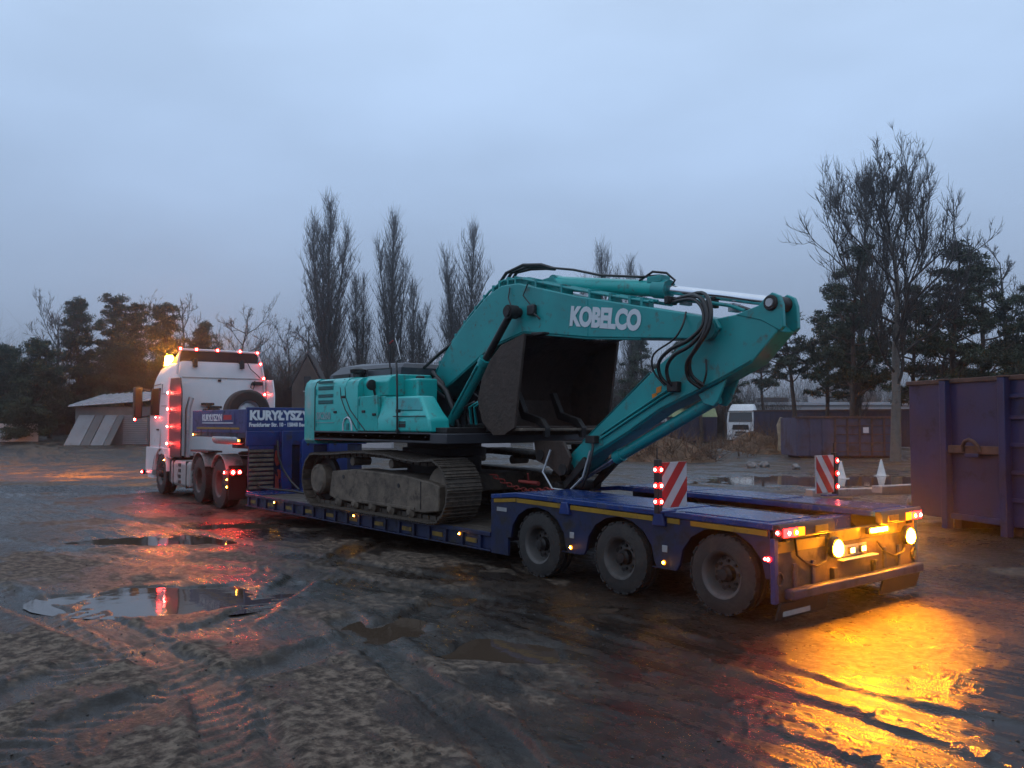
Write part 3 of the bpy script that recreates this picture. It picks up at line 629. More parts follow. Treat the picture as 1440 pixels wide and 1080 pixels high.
lamp(TR, (-11.95, -.006, 1.50), (0, -1, 0), .03, 'amber'); lamp(TR, (-14.6, -.006, 1.60), (0, -1, 0), .028, 'amber')
MB().box(-12.02, -11.88, -.003, .028, 1.45, 1.556).build('lamp_bracket', 'black', TR)
# rear board of the gooseneck
MB().box(-11.655, -11.60, .0, WD, 1.70, 2.18).build('headboard', 'blue', TR, bevel=.008)
text('KURYŁYSZYN', .26, (-11.595, .06, 1.93), REAR, 'letter', TR, 'lettering', bold=.014, width=1.47)
text('Frankfurter Str. 10 · 15848 Beeskow', .11, (-11.595, .05, 1.79), REAR, 'letter', TR, 'lettering', bold=.005, width=1.44)
MB().box(-11.655, -11.59, .0, WD, 1.40, 1.70).build('headboard_lower', 'blue', TR, bevel=.01)
# neck riser: lattice ramp, posts
rm = MB().box(-11.60, -11.56, .03, .56, .50, 1.40).build('stowed_ramp', 'bluewet', TR, bevel=.006)
for k in range(9): MB().box(-11.555, -11.53, .035, .555, .53 + k * .092, .585 + k * .092).build('ramp_rung', 'mudsteel', rm, bevel=.006)
MB().box(-11.558, -11.55, .03, .56, 1.33, 1.40).build('ramp_lip', 'blue', rm)
for y0, y1, z1 in ((.70, .92, 1.70), (2.0, 2.2, 1.70)): MB().box(-11.62, -11.45, y0, y1, .48, 1.70).build('neck_post', 'blue', TR, bevel=.012)
for y in (1.10, 1.72):
    q = [(y, .48), (y + .26, .48), (y + .26, 1.42)] + [(y + .13 + .13 * math.cos(rad(a)), 1.42 + .13 * math.sin(rad(a))) for a in (30, 60, 90, 120, 150)] + [(y, 1.42)]
    pp = MB().prism(q, -11.48, -11.36, 'x').build('ramp_post', 'blue', TR, bevel=.008)
    MB().cyl((-11.36, y + .13, 1.42), (-11.345, y + .13, 1.42), .03, 10).build('post_pin', 'darksteel', pp)
MB().box(-11.75, -11.62, .1, WD - .1, .45, 1.40).build('neck_wall', 'bluewet', TR, bevel=.01)
MB().prism([(.60, 1.30), (.68, 1.28), (.69, 1.02), (.62, .98), (.58, 1.1)], -11.56, -11.53, 'x').build('red_light_shape', 'red_chain_light', TR, bevel=.005)  # red shapes put in for the red light in the gap beside the ramp
MB().prism([(.62, .92), (.70, .90), (.71, .74), (.66, .70)], -11.52, -11.50, 'x').build('red_light_shape', 'red_chain_light', TR, bevel=.005)
MB().prism([(.58, .80), (.64, .76), (.66, .52), (.57, .50)], -11.50, -11.48, 'x').build('red_light_shape', 'red_chain_light', TR, bevel=.005)
MB().tube([(-11.5, .62, 1.5), (-11.42, .60, 1.2), (-11.40, .68, .95), (-11.2, .78, .68), (-10.95, .85, .52)], .022, 8).build('air_line', 'hose', TR, smooth=60)
MB().tube([(-11.62, .25, .62), (-11.3, .18, .58), (-10.9, .30, .56), (-10.5, .50, .54), (-10.2, .62, .50)], .022, 8).build('air_line', 'hose', TR, smooth=60)
# far-side timber packing lying on the neck end of the bed
SPARE = thing('spare_wheel', (-13.6, 1.0, 1.66), 'spare tyre with pale rim lying behind the truck cab on the trailer neck', 'wheel')
tyre = MB().lathe([(.27, -.15), (.30, -.16), (.47, -.15), (.52, -.10), (.52, .10), (.47, .15), (.30, .16), (.27, .15)], (-13.9, .95, 2.10), 'x', 40, 'ring').build('tyre', 'rubber', SPARE, smooth=40)
MB().lathe([(.27, .14), (.29, .15), (.25, .12), (.22, .05), (.14, .06), (.10, .10), (.004, .10)], (-13.9, .95, 2.10), 'x', 36, 'end').build('rim', 'alu', SPARE, smooth=40)
for i, (x, y0, y1, z) in enumerate(((-10.6, 1.0, 2.5, .46), (-10.35, .9, 2.4, .46), (-10.5, 1.0, 2.45, .57))):
    pass
# ------------------------------------------------------------------ tractor unit
TK = thing('truck_tractor', (-14.25, 1.44, 0), 'white three-axle truck tractor outlined in red lamps with lit amber beacon', 'truck', rz=-.0611, local=True)
for x, nr in ((.76, 1), (-.74, 1)):
    wheel(TK, (x, -1.02, .535), .535, .36, .29, True, .20, 10)
    wheel(TK, (x, 1.02, .535), .535, .36, .29, False, .20, 10)
wheel(TK, (-4.11, -1.04, .525), .525, .33, .29, True, .05, 10); wheel(TK, (-4.11, 1.04, .525), .525, .33, .29, False, .05, 10)
for y in (-.42, .42): MB().box(-5.3, 1.55, y - .05, y + .05, .75, 1.02).build('chassis_rail', 'darksteel', TK, bevel=.01)
for x in (.76, -.74, -4.11): MB().cyl((x, -.9, .53), (x, .9, .53), .10, 12).build('axle', 'darksteel', TK)
# cab body: rounded plan, slightly raked front
def ring(z, x0, x1, hw, rf=.28, rb=.06):
    P = []
    for cx, cy, r, a0_, a1_ in ((x0 + rf, -hw + rf, rf, 180, 270), (x1 - rb, -hw + rb, rb, 270, 360), (x1 - rb, hw - rb, rb, 0, 90), (x0 + rf, hw - rf, rf, 90, 180)):
        for k in range(4): a = rad(a0_ + (a1_ - a0_) * k / 3); P.append((cx + r * math.cos(a), cy + r * math.sin(a), z))
    return P
cab = MB().loft([ring(1.02, -5.66, -2.92, 1.19), ring(1.9, -5.68, -2.90, 1.20), ring(2.35, -5.62, -2.90, 1.19), ring(2.95, -5.45, -2.90, 1.15), ring(3.10, -5.36, -2.90, 1.12), ring(3.30, -5.10, -2.90, 1.08), ring(3.42, -4.5, -2.92, 1.04), ring(3.46, -4.2, -3.0, .98)]).build('cab', 'white', TK, bevel=0, smooth=38)
MB().box(-5.70, -5.40, -1.10, 1.10, 2.05, 2.85, .08, .06).build('windscreen', 'glass', TK, bevel=.02)
MB().prism([(-5.30, 2.06), (-4.42, 2.06), (-4.42, 2.80), (-5.18, 2.80)], -1.215, -1.16).build('door_window', 'glass', TK, bevel=.01)
MB().prism([(-5.30, 2.06), (-4.42, 2.06), (-4.42, 2.80), (-5.18, 2.80)], 1.16, 1.215).build('door_window', 'glass', TK, bevel=.01)
for a, b in (((-5.45, 1.1), (-5.45, 2.85)), ((-4.28, 1.1), (-4.28, 2.9)), ((-4.28, 2.9), (-5.3, 2.88))):
    MB().tube([(a[0], -1.204, a[1]), (b[0], -1.204 + (.045 if b[1] > 2.5 else 0), b[1])], .010, 6).build('door_seam', 'black', TK)
MB().box(-4.62, -4.40, -1.225, -1.20, 1.66, 1.70).build('door_handle', 'black', TK, bevel=.006)
for z in (2.30, 2.62): MB().box(-4.2, -3.7, -1.203, -1.19, z, z + .02).build('cab_ridge', 'dirtywhite', TK)
MB().box(-2.899, -2.885, -1.03, 1.05, 3.02, 3.045).build('rear_seam', 'dirtywhite', TK)
MB().box(-2.897, -2.87, -.12, -.04, 2.94, 3.0).build('rear_catch', 'black', TK, bevel=.005)
for y in (-.72, .50): MB().box(-3.05, -2.80, y - .05, y + .05, 3.30, 3.52).build('spoiler_stay', 'black', TK, bevel=.006)
MB().tube([(-2.86, .60, 3.55), (-2.84, .72, 3.3), (-2.84, .90, 3.15), (-2.84, 1.0, 3.05)], .012, 6).build('cable', 'black', TK)
MB().tube([(-2.86, .86, 2.98), (-2.8, .74, 2.9), (-2.8, .72, 2.80), (-2.82, .80, 2.76), (-2.84, .84, 2.9)], .014, 6).build('cable', 'black', TK)
MB().box(-2.9, -2.7, .78, 1.02, 2.86, 2.96).build('air_coupling', 'black', TK, bevel=.01)
for y0, y1, z in ((-.55, -.25, 2.32), (-.38, -.05, 2.24), (-.5, -.1, 2.16)): MB().box(-2.88, -2.74, y0, y1, z, z + .06).build('connector_rack', 'darksteel', TK, bevel=.008)
# roof deflector with white tubular frame
MB().loft([[(-4.55, -.98, 3.40), (-4.55, .98, 3.40), (-3.2, 1.05, 3.44), (-3.2, -1.05, 3.44)], [(-3.6, -.95, 3.66), (-3.6, .90, 3.66), (-2.98, .98, 3.76), (-2.98, -1.02, 3.76)]]).build('roof_deflector', 'grey_body', TK, bevel=.02)
fr = [(-2.88, -1.16, 3.10), (-2.86, -1.13, 3.55), (-2.86, -1.10, 3.74), (-2.86, 0, 3.745), (-2.86, .90, 3.735), (-2.86, 1.0, 3.5), (-2.86, 1.09, 3.1), (-2.86, 1.14, 2.35), (-2.86, 1.15, 1.75)]
fb = MB().tube(fr, .030, 10).build('light_frame', 'white', TK, smooth=60)
for p_ in ((-2.83, -1.10, 3.76), (-2.83, -.70, 3.755), (-2.83, -.16, 3.755), (-2.83, .43, 3.75), (-2.83, .90, 3.735), (-2.83, .99, 3.44), (-2.83, 1.08, 3.05), (-2.83, 1.115, 2.62)):
    lamp(fb, p_, (1, -.25, 0), .050, 'red2', 'frame_lamp')
# side deflectors
for s in (-1, 1):
    dfl = MB().prism([(-3.42, 1.0), (-2.30, 1.0), (-2.28, 2.6), (-2.42, 3.0), (-3.30, 3.02), (-3.42, 2.7)], s * 1.17, s * 1.205).build('side_deflector', 'grey_body' if s < 0 else 'white', TK, bevel=.015)
    if s < 0:
        MB().box(-3.46, -3.40, -1.225, -1.20, 1.0, 3.05).build('lamp_strip', 'white', dfl, bevel=.008)
        for z in (2.64, 2.22, 1.77, 1.33): lamp(dfl, (-3.40, -1.227, z), (.3, -1, 0), .056, 'red', 'strip_lamp')
        for z in (2.7, 2.22, 1.77, 1.3): point(dfl, 'strip_glow', (-3.05, -1.46, z), (1, .02, .015), 7, .06)
lamp(TK, (-4.62, -1.222, 2.01), (0, -1, 0), .040, 'red')
# mirrors, visor, beacons
mh = MB().box(-5.92, -5.70, -1.55, -1.33, 1.98, 2.86).build('mirror', 'black', TK, bevel=.04)
MB().tube([(-5.6, -1.15, 2.75), (-5.8, -1.42, 2.8)], .03, 8).build('mirror_arm', 'black', mh); MB().tube([(-5.6, -1.18, 2.05), (-5.8, -1.42, 2.02)], .03, 8).build('mirror_arm', 'black', mh)
lamp(mh, (-5.80, -1.50, 1.96), (.5, -1, 0), .048, 'red', 'mirror_lamp')
mh2 = MB().box(-5.92, -5.70, 1.33, 1.55, 1.98, 2.86).build('mirror', 'black', TK, bevel=.04)
MB().tube([(-5.6, 1.15, 2.75), (-5.8, 1.42, 2.8)], .03, 8).build('mirror_arm', 'black', mh2)
for y in (-.88, .88):
    bb = MB().lathe([(.12, 0), (.12, .05), (.095, .07)], (-4.75, y, 3.36), 'z', 16).build('beacon_base', 'black', TK)
    MB().lathe([(.095, .07), (.115, .10), (.11, .30), (.07, .35), (.004, .355)], (-4.75, y, 3.36), 'z', 20).build('beacon', E_cab, bb, smooth=50)
    point(bb, 'beacon_glow', (-4.75, y - .02 if y > 0 else y, 3.75), (1, .30, .015), 420, .08)
rb = MB().box(-5.12, -5.02, -.95, .95, 3.42, 3.47).build('roof_lamp_bar', 'alu', TK, bevel=.01)
for y in (-.6, .6):  # unseen lamps and beams added to strengthen the headlamps' warm pool
    MB().lathe([(.09, .0), (.09, -.05), (.07, -.07), (.004, -.07)], (-5.12, y, 3.55), 'x', 18).build('added_roof_lamp', E_cab, rb, smooth=40)
    spot(rb, 'added_pool_beam', (-5.22, y, 3.55), (-1, -.22, -.26), (1, .30, .02), 30000, 42, .08, 1.)
# bumper, fenders, step boxes
MB().loft([ring(.36, -5.72, -5.0, 1.2, .2), ring(.70, -5.78, -5.0, 1.22, .2), ring(1.02, -5.70, -5.0, 1.2, .2)]).build('bumper', 'white', TK, smooth=40)
lamp(TK, (-5.72, -1.30, .50), (.2, -1, 0), .045, 'red', 'bumper_lamp'); MB().box(-5.74, -5.66, -1.30, -1.15, .44, .56).build('lamp_bracket', 'black', TK, bevel=.01)
def arch(x, z, r, y0, y1, a0_, a1_, th=.03, n_=12):
    o_ = [(x + (r + th) * math.cos(rad(a0_ + (a1_ - a0_) * k / n_)), z + (r + th) * math.sin(rad(a0_ + (a1_ - a0_) * k / n_))) for k in range(n_ + 1)]
    i_ = [(x + r * math.cos(rad(a0_ + (a1_ - a0_) * k / n_)), z + r * math.sin(rad(a0_ + (a1_ - a0_) * k / n_))) for k in range(n_, -1, -1)]
    return MB().prism(o_ + i_, y0, y1)
for s in (-1, 1):
    y0, y1 = (-1.235, -.82) if s < 0 else (.82, 1.235)
    arch(-4.11, .56, .62, y0, y1, 4, 178, .05).build('front_fender', 'white', TK, bevel=.01)
    MB().prism([(-3.25, .95), (-3.25, 1.20), (-5.64, 1.20), (-5.68, .46), (-4.98, .46), (-4.90, .74), (-4.70, .98), (-4.42, 1.13), (-4.11, 1.18), (-3.80, 1.13), (-3.52, 1.0)], s * 1.10, s * 1.232).build('fender_panel', 'white', TK, bevel=.012)
    for x in (.76, -.74): arch(x, .56, .60, y0 + (.02 if s < 0 else 0), y1 - (0 if s < 0 else .02), 15 if x > 0 else 30, 165 if x < 0 else 150, .025).build('rear_fender', 'dirtywhite', TK, bevel=.006)
    tk = MB().box(-3.18, -1.46, min(s * .55, s * 1.21), max(s * .55, s * 1.21), .28, .92).build('fuel_tank', 'dirtywhite', TK, bevel=.09, segs=3)
    if s < 0:
        for z in (.36, .50, .64, .78): MB().box(-2.42, -2.20, -1.222, -1.20, z, z + .085).build('tank_step', 'black', tk, bevel=.008)
        for x in (-2.9, -1.75): MB().box(x, x + .05, -1.219, -.55, .272, .929).build('tank_strap', 'darksteel', tk, bevel=.004)
        lamp(TK, (-3.62, -1.24, .90), (0, -1, 0), .034, 'amber')
MB().box(-3.3, -3.16, -1.2, -.6, .35, .95).build('step_box', 'black', TK, bevel=.02)
MB().box(-2.8, -1.7, -.75, .75, 1.03, 1.10).build('catwalk', 'alu', TK, bevel=.006)
MB().lathe([(.5, 0), (.52, .05), (.45, .08), (.1, .08)], (.05, 0, 1.12), 'z', 28).build('fifth_wheel', 'darksteel', TK, smooth=40)
MB().tube([(-2.5, -.98, 1.0), (-2.5, -.98, 2.2), (-2.5, -.9, 2.5)], .07, 14).build('exhaust_stack', 'alu', TK, smooth=50)
MB().box(-1.5, -.1, -1.18, -.86, 1.18, 1.22).build('mud_shelf', 'black', TK)
# rear lamps and flaps
for s in (-1, 1):
    MB().box(1.40, 1.43, min(s * .82, s * 1.20), max(s * .82, s * 1.20), .22, .95).build('rear_flap', 'black', TK, bevel=.006)
    h = MB().box(1.44, 1.52, min(s * .86, s * 1.22), max(s * .86, s * 1.22), .74, .88).build('rear_lamp_box', 'black', TK, bevel=.01)
    lamp(h, (1.525, s * 1.14, .81), (1, 0, 0), .055, 'red', 'rear_lamp'); lamp(h, (1.525, s * 1.00, .81), (1, 0, 0), .048, 'red', 'rear_lamp')
lamp(TK, (1.30, -1.238, .80), (.2, -1, 0), .045, 'red2', 'rear_lamp'); lamp(TK, (1.47, -1.238, .66), (0, -1, 0), .030, 'amber'); lamp(TK, (1.47, -1.238, .50), (0, -1, 0), .034, 'amber')
MB().box(1.25, 1.50, -1.235, -1.18, .46, .86).build('lamp_bracket', 'black', TK, bevel=.01)
point(TK, 'rear_lamp_glow', (1.60, -1.42, .82), (1, .02, .015), 16, .05)
# headlamps throw a warm pool on the mud ahead
for y in (-.88, .88):
    hl = MB().box(-5.80, -5.72, y - .2, y + .2, .72, .92).build('headlamp', E_head, TK, bevel=.03)
    d = bpy.data.lights.new('headlamp_beam', 'SPOT'); d.energy = 700; d.color = (1, .45, .12); d.spot_size = rad(60); d.spot_blend = .7; d.shadow_soft_size = .06
    o = bpy.data.objects.new('headlamp_beam', d); COL.objects.link(o); o.parent = hl; o.location = (-5.90, y, .82); o.rotation_euler = Vector((-1, -.10, -.055)).to_track_quat('-Z', 'Y').to_euler()
# ------------------------------------------------------------------ crawler excavator
EX = thing('crawler_excavator', (-6.67, 1.4, .45), 'teal crawler excavator with folded boom and bucket chained on the trailer', 'excavator')
YC = 1.4
# --- undercarriage
path = [(-8.45, .465), (-4.92, .465)] + [(-4.92 + .435 * math.cos(rad(a)), .90 + .435 * math.sin(rad(a))) for a in range(-75, 91, 15)] + [(-5.25, 1.312), (-5.7, 1.335), (-6.2, 1.385), (-6.8, 1.40), (-7.3, 1.385), (-7.9, 1.345), (-8.2, 1.335)] + [(-8.45 + .435 * math.cos(rad(a)), .90 + .435 * math.sin(rad(a))) for a in range(90, 271, 15)]
def walk(path, n_):
    P = [Vector((a, 0, b)) for a, b in path]; P.append(P[0]); seg = [(P[i + 1] - P[i]).length for i in range(len(P) - 1)]; tot = sum(seg); out = []
    for k in range(n_):
        d = tot * k / n_; i_ = 0
        while d > seg[i_]: d -= seg[i_]; i_ += 1
        q = P[i_].lerp(P[i_ + 1], d / seg[i_]); e = .06; d2 = (d + e); j_ = i_
        while d2 > seg[j_]: d2 -= seg[j_]; j_ = (j_ + 1) % len(seg)
        q2 = P[j_].lerp(P[j_ + 1], d2 / seg[j_]); out.append((q, (q2 - q).normalized()))
    return out, tot
pads, tot = walk(path, 52); pw = tot / 52
sm = MB().box(-pw * .49, pw * .49, -.30, .30, -.012, .012)
for gx, gh in ((-pw * .46, .034), (-pw * .12, .028), (pw * .2, .028)): sm.box(gx, gx + .018, -.298, .298, .0125, gh, .003, 0)
sm.box(-pw * .40, pw * .40, -.13, -.06, -.075, -.0125).box(-pw * .40, pw * .40, .06, .13, -.075, -.0125)
shoe_me = sm.mesh('track_shoe', 'track')
for ys in (YC - 1.195, YC + 1.195):
    near = ys < YC; s = -1 if near else 1
    fr_ = MB().prism([(-8.05, .64), (-7.95, 1.06), (-7.2, 1.12), (-5.7, 1.09), (-4.98, 1.02), (-4.80, .98), (-4.80, .62), (-5.2, .57), (-7.8, .585)], ys - .21, ys + .21).build('track_frame', 'mudsteel', EX, bevel=.02)
    fr_y = ys + s * .211
    MB().box(-5.26, -5.245, min(fr_y, fr_y + s * .006), max(fr_y, fr_y + s * .006), .62, 1.02).build('frame_joint', 'darksteel', fr_)
    for x in (-7.55, -5.85): MB().lathe([(.035, 0), (.035, s * .006)], (x, fr_y, .98 if x < -7 else .93), 'y', 10).build('frame_hole', 'black', fr_)
    MB().box(-7.0, -5.4, min(fr_y, fr_y + s * .02), max(fr_y, fr_y + s * .02), .60, .64).build('frame_rib', 'mudsteel', fr_, bevel=.005)
    for x in (-7.75, -7.2, -6.65, -6.1, -5.55): MB().lathe([(.075, -.2), (.10, -.19), (.10, -.06), (.085, -.05), (.085, .05), (.10, .06), (.10, .19), (.075, .2), (.045, .235 * 1), (.004, .236)] if not near else [(.004, -.236), (.045, -.235), (.075, -.2), (.10, -.19), (.10, -.06), (.085, -.05), (.085, .05), (.10, .06), (.10, .19), (.075, .2)], (x, ys, .565), 'y', 20).build('track_roller', 'mudsteel', EX, smooth=40)
    for x in (-7.35, -6.15): MB().lathe([(.07, -.16), (.07, .16)], (x, ys, 1.24), 'y', 16).build('carrier_roller', 'mudsteel', EX, smooth=40)
    MB().lathe([(.30, -.10), (.34, -.08), (.34, .08), (.30, .10)], (-4.92, ys, .90), 'y', 30).build('idler', 'mudsteel', EX, smooth=40)
    sp = MB().lathe([(.32, -.05), (.36, -.04), (.36, .04), (.32, .05)], (-8.45, ys, .90), 'y', 30).build('sprocket', 'darksteel', EX, smooth=40)
    MB().lathe([(.26, s * .04), (.26, s * .20), (.23, s * .235), (.20, s * .24), (.19, s * .232), (.004, s * .232)], (-8.45, ys, .90), 'y', 28).build('final_drive', 'mudsteel', sp, smooth=35)
    for i_, (q, d) in enumerate(pads):
        o = bpy.data.objects.new('track_shoe', shoe_me); COL.objects.link(o); o.parent = EX
        o.location = Vector((q.x, ys, q.z)) - ORG[EX]
        o.rotation_euler = (0, math.atan2(-d.z, d.x) + math.pi, 0)
MB().box(-7.6, -5.7, YC - 1.0, YC + 1.0, .78, 1.06, .1, 0).build('cross_frame', 'mudsteel', EX, bevel=.03)
MB().lathe([(.62, 1.05), (.62, 1.32), (.70, 1.34), (.70, 1.46), (.62, 1.47), (.62, 1.56)], (-6.67, YC, 0), 'z', 40).build('slewing_ring', 'darksteel', EX, smooth=35)
# --- upper structure
def cw_plan(z, inset=0):
    R_ = 2.86 - inset; P = []
    for k in range(13):
        a = rad(180 - 27 + 54 * k / 12); P.append((-6.67 + R_ * math.cos(a), YC - 0 + R_ * math.sin(a) * -1, z))
    # rounded corners onto the flanks
    y0, y1 = .02 + inset, 2.78 - inset
    A_ = sorted(P, key=lambda p: p[1])
    left = [(-8.66, y0, z), (-8.86, y0 + .012, z), (-9.0, y0 + .055, z)]; right = [(-9.0, y1 - .055, z), (-8.86, y1 - .012, z), (-8.66, y1, z)]
    return left + A_ + right
MB().loft([cw_plan(1.50, .06), cw_plan(1.56), cw_plan(2.46), cw_plan(2.58, .035), cw_plan(2.64, .12)]).build('counterweight', 'teal', EX, smooth=35)
MB().box(-8.64, -4.62, .0, 2.80, 1.57, 1.715).build('revolving_frame', 'grey_body', EX, bevel=.012)
MB().box(-8.64, -5.02, .0, .06, 1.60, 1.725).build('side_sill', 'grey_body', EX, bevel=.01)
# near flank: side door with louvres
def flank(y0, y1, near=True):
    ch = [(y0 + .0, 1.73), (y0, 2.48), (y0 + .03, 2.56), (y0 + .10, 2.61), (y0 + .2, 2.63), (y1, 2.64), (y1, 1.73)] if near else [(y1, 1.73), (y1, 2.48), (y1 - .03, 2.56), (y1 - .10, 2.61), (y1 - .2, 2.63), (y0, 2.64), (y0, 1.73)]
    return MB().prism(ch, -8.635, -7.55, 'x')
door = flank(.02, .75).build('side_door', 'teal', EX, smooth=35)
for a, b in ((2.54, 2.585), (2.43, 2.50), (2.30, 2.36), (2.19, 2.26)):
    MB().box(-8.52, -7.98, .012, .024, a, b).build('louvre', 'teal_dark', door, bevel=.004)
    for k in range(2): MB().box(-8.50, -8.0, .009, .0125, a + .012 + k * .025, a + .02 + k * .025).build('louvre_slot', 'black', door)
flank(2.05, 2.78, False).build('side_door', 'teal', EX, smooth=35)
MB().tube([(-8.647, .018, 1.73), (-8.647, .018, 2.48), (-8.647, .06, 2.58), (-8.647, .25, 2.635)], .012, 6).build('door_seam', 'black', EX)
# middle flank with curved seam
mid = MB().prism([(.02, 1.73), (.02, 2.46), (.05, 2.55), (.12, 2.60), (.25, 2.62), (.75, 2.63), (.75, 1.73)], -7.548, -7.15, 'x').build('pump_door', 'teal', EX, smooth=35)
for dx in (0, .16):
    MB().tube([(-7.72 + dx, .10, 2.60), (-7.735 + dx, .022, 2.45), (-7.70 + dx, .016, 2.28), (-7.55 + dx, .016, 2.08), (-7.35 + dx * 1.2, .016, 1.92), (-7.16 + dx * 1.6, .016, 1.75)], .009, 6).build('door_seam', 'black', EX)
MB().tube([(-7.62, .012, 1.74), (-7.61, .012, 1.85), (-7.56, .012, 1.93), (-7.47, .012, 1.96), (-7.38, .012, 1.93), (-7.33, .012, 1.85), (-7.32, .012, 1.74)], .016, 6).build('emblem_ring', 'kletter', EX, smooth=60)
MB().prism([(-7.52, 1.75), (-7.42, 1.75), (-7.43, 1.86), (-7.50, 1.86)], .010, .019).build('emblem_core', 'teal_dark', EX)
text('SK260', .17, (-8.58, .014, 1.93), SIDE, 'dimletter', EX, 'model_number', bold=.006, width=.52)
MB().box(-8.58, -7.95, .012, .019, 1.865, 1.877).build('thin_stripe', 'dimletter', EX)
MB().box(-8.05, -7.93, .013, .019, 2.10, 2.108).build('thin_stripe', 'dimletter', EX)
# raised tank and step tank
MB().prism([(.14, 2.29), (.12, 2.52), (.18, 2.60), (.30, 2.635), (.95, 2.64), (.95, 2.29)], -7.30, -6.38, 'x').build('hydraulic_tank', 'teal', EX, bevel=.02, segs=3)
MB().box(-6.46, -6.0, .42, .80, 1.73, 2.56).build('fuel_tank', 'teal', EX, bevel=.03, segs=3)
MB().box(-7.145, -6.45, .10, .9, 1.73, 2.285).build('tank_base', 'teal', EX, bevel=.015)
MB().prism([(-7.14, 1.735), (-7.14, 2.29), (-6.56, 2.30), (-6.50, 1.735)], .02, .098).build('lower_panel', 'teal', EX, bevel=.012)
tb = MB().loft([[(-6.50, .0, 1.73), (-5.02, .0, 1.73), (-5.02, .36, 1.73), (-6.50, .36, 1.73)], [(-6.50, .0, 1.92), (-5.06, .0, 1.92), (-5.06, .36, 1.92), (-6.50, .36, 1.92)], [(-6.52, .05, 2.02), (-5.22, .07, 2.02), (-5.22, .38, 2.02), (-6.52, .38, 2.02)], [(-6.54, .12, 2.28), (-5.50, .15, 2.27), (-5.50, .40, 2.27), (-6.54, .40, 2.28)]]).build('tool_box', 'teal', EX, bevel=.03, segs=3)
MB().add([(-6.05, .048, 2.06), (-5.33, .066, 2.05), (-5.53, .125, 2.24), (-6.08, .105, 2.25), (-6.05, .10, 2.06), (-5.33, .12, 2.05), (-5.53, .18, 2.24), (-6.08, .16, 2.25)], [(0, 1, 2, 3), (4, 5, 6, 7), (0, 1, 5, 4), (1, 2, 6, 5), (2, 3, 7, 6), (3, 0, 4, 7)]).build('recessed_cover', 'teal_boom', tb, bevel=.01)
MB().tube([(-6.02, -.004, 1.965), (-5.15, -.004, 1.965)], .008, 6).build('door_seam', 'black', tb)
MB().prism([(-5.86, 1.80), (-5.68, 1.80), (-5.68, 1.86), (-5.86, 1.86)], -.006, .002).build('name_plate', 'black', tb)
MB().prism([(-5.86, 1.87), (-5.68, 1.87), (-5.68, 1.89), (-5.86, 1.89)], -.006, .002).build('name_plate', 'darksteel', tb)
# latches, hinges, bolts and grab rails on the flank
for x, z in ((-7.9, 2.05), (-7.62, 2.3), (-6.95, 2.05), (-6.62, 2.0)): MB().box(x - .05, x + .05, .004, .021, z - .02, z + .02).build('door_latch', 'black', EX, bevel=.006)
for x, z in ((-8.6, 2.4), (-8.6, 1.85), (-7.10, 2.2), (-7.10, 1.82)): MB().cyl((x, .016, z - .05), (x, .016, z + .05), .014, 8).build('door_hinge', 'teal_boom', EX)
for k in range(9): MB().lathe([(.014, 0), (.014, -.012)], (-8.5 + k * .42, -.001, 1.66), 'y', 8).build('frame_bolt', 'darksteel', EX)
MB().tube([(-7.25, .25, 2.64), (-7.25, .25, 2.74), (-6.5, .25, 2.73), (-6.5, .25, 2.63)], .014, 8).build('tank_rail', 'black', EX, smooth=60)
MB().lathe([(.07, 2.56), (.07, 2.60), (.05, 2.61)], (-6.2, .6, 0), 'z', 14).build('filler_cap', 'black', EX, smooth=40)
# engine hood
MB().loft([[(-8.98, .45, 2.62), (-6.55, .45, 2.58), (-6.55, 1.95, 2.58), (-8.98, 1.95, 2.62)], [(-8.95, .47, 2.72), (-6.55, .47, 2.76), (-6.55, 1.93, 2.76), (-8.95, 1.93, 2.72)], [(-8.70, .56, 2.86), (-6.60, .56, 2.83), (-6.60, 1.85, 2.83), (-8.70, 1.85, 2.86)], [(-8.2, .72, 2.905), (-6.75, .70, 2.85), (-6.75, 1.7, 2.85), (-8.2, 1.7, 2.905)]]).build('engine_hood', 'hood', EX, smooth=25)
MB().box(-8.8, -8.2, .443, .463, 2.65, 2.72).build('hood_vent', 'black', EX, bevel=.004)
MB().lathe([(.09, 2.62), (.09, 2.70), (.13, 2.71), (.14, 2.77), (.09, 2.80), (.004, 2.80)], (-7.75, .36, 0), 'z', 18).build('precleaner', 'black', EX, smooth=40)
MB().tube([(-6.78, .13, 2.30), (-6.78, .10, 2.40)], .02, 8).build('mirror_post', 'black', EX); MB().lathe([(.004, -.03), (.085, -.02), (.085, .02), (.004, .03)], (-6.78, .06, 2.47), 'x', 18).build('round_mirror', 'black', EX, smooth=40)
rl = MB().tube([(-5.88, -.02, 1.70), (-5.88, -.02, 2.10), (-5.92, .0, 2.50), (-5.98, .02, 2.80), (-5.99, .1, 2.83)], .016, 8).build('handrail', 'black', EX, smooth=60)
for z in (2.02, 1.72): MB().box(-5.91, -5.85, -.03, .02, z, z + .05).build('rail_clamp', 'black', rl)
MB().tube([(-6.95, .5, 2.62), (-6.95, .5, 3.05), (-6.96, .5, 3.17)], .012, 6).build('antenna', 'black', EX); MB().tube([(-6.96, .5, 3.17), (-6.86, .5, 3.21)], .013, 6).build('antenna_tip', 'red', EX)
MB().tube([(-5.98, .1, 2.82), (-6.3, .25, 3.05), (-6.55, .35, 3.22)], .006, 6).build('wire_aerial', 'alu', EX)
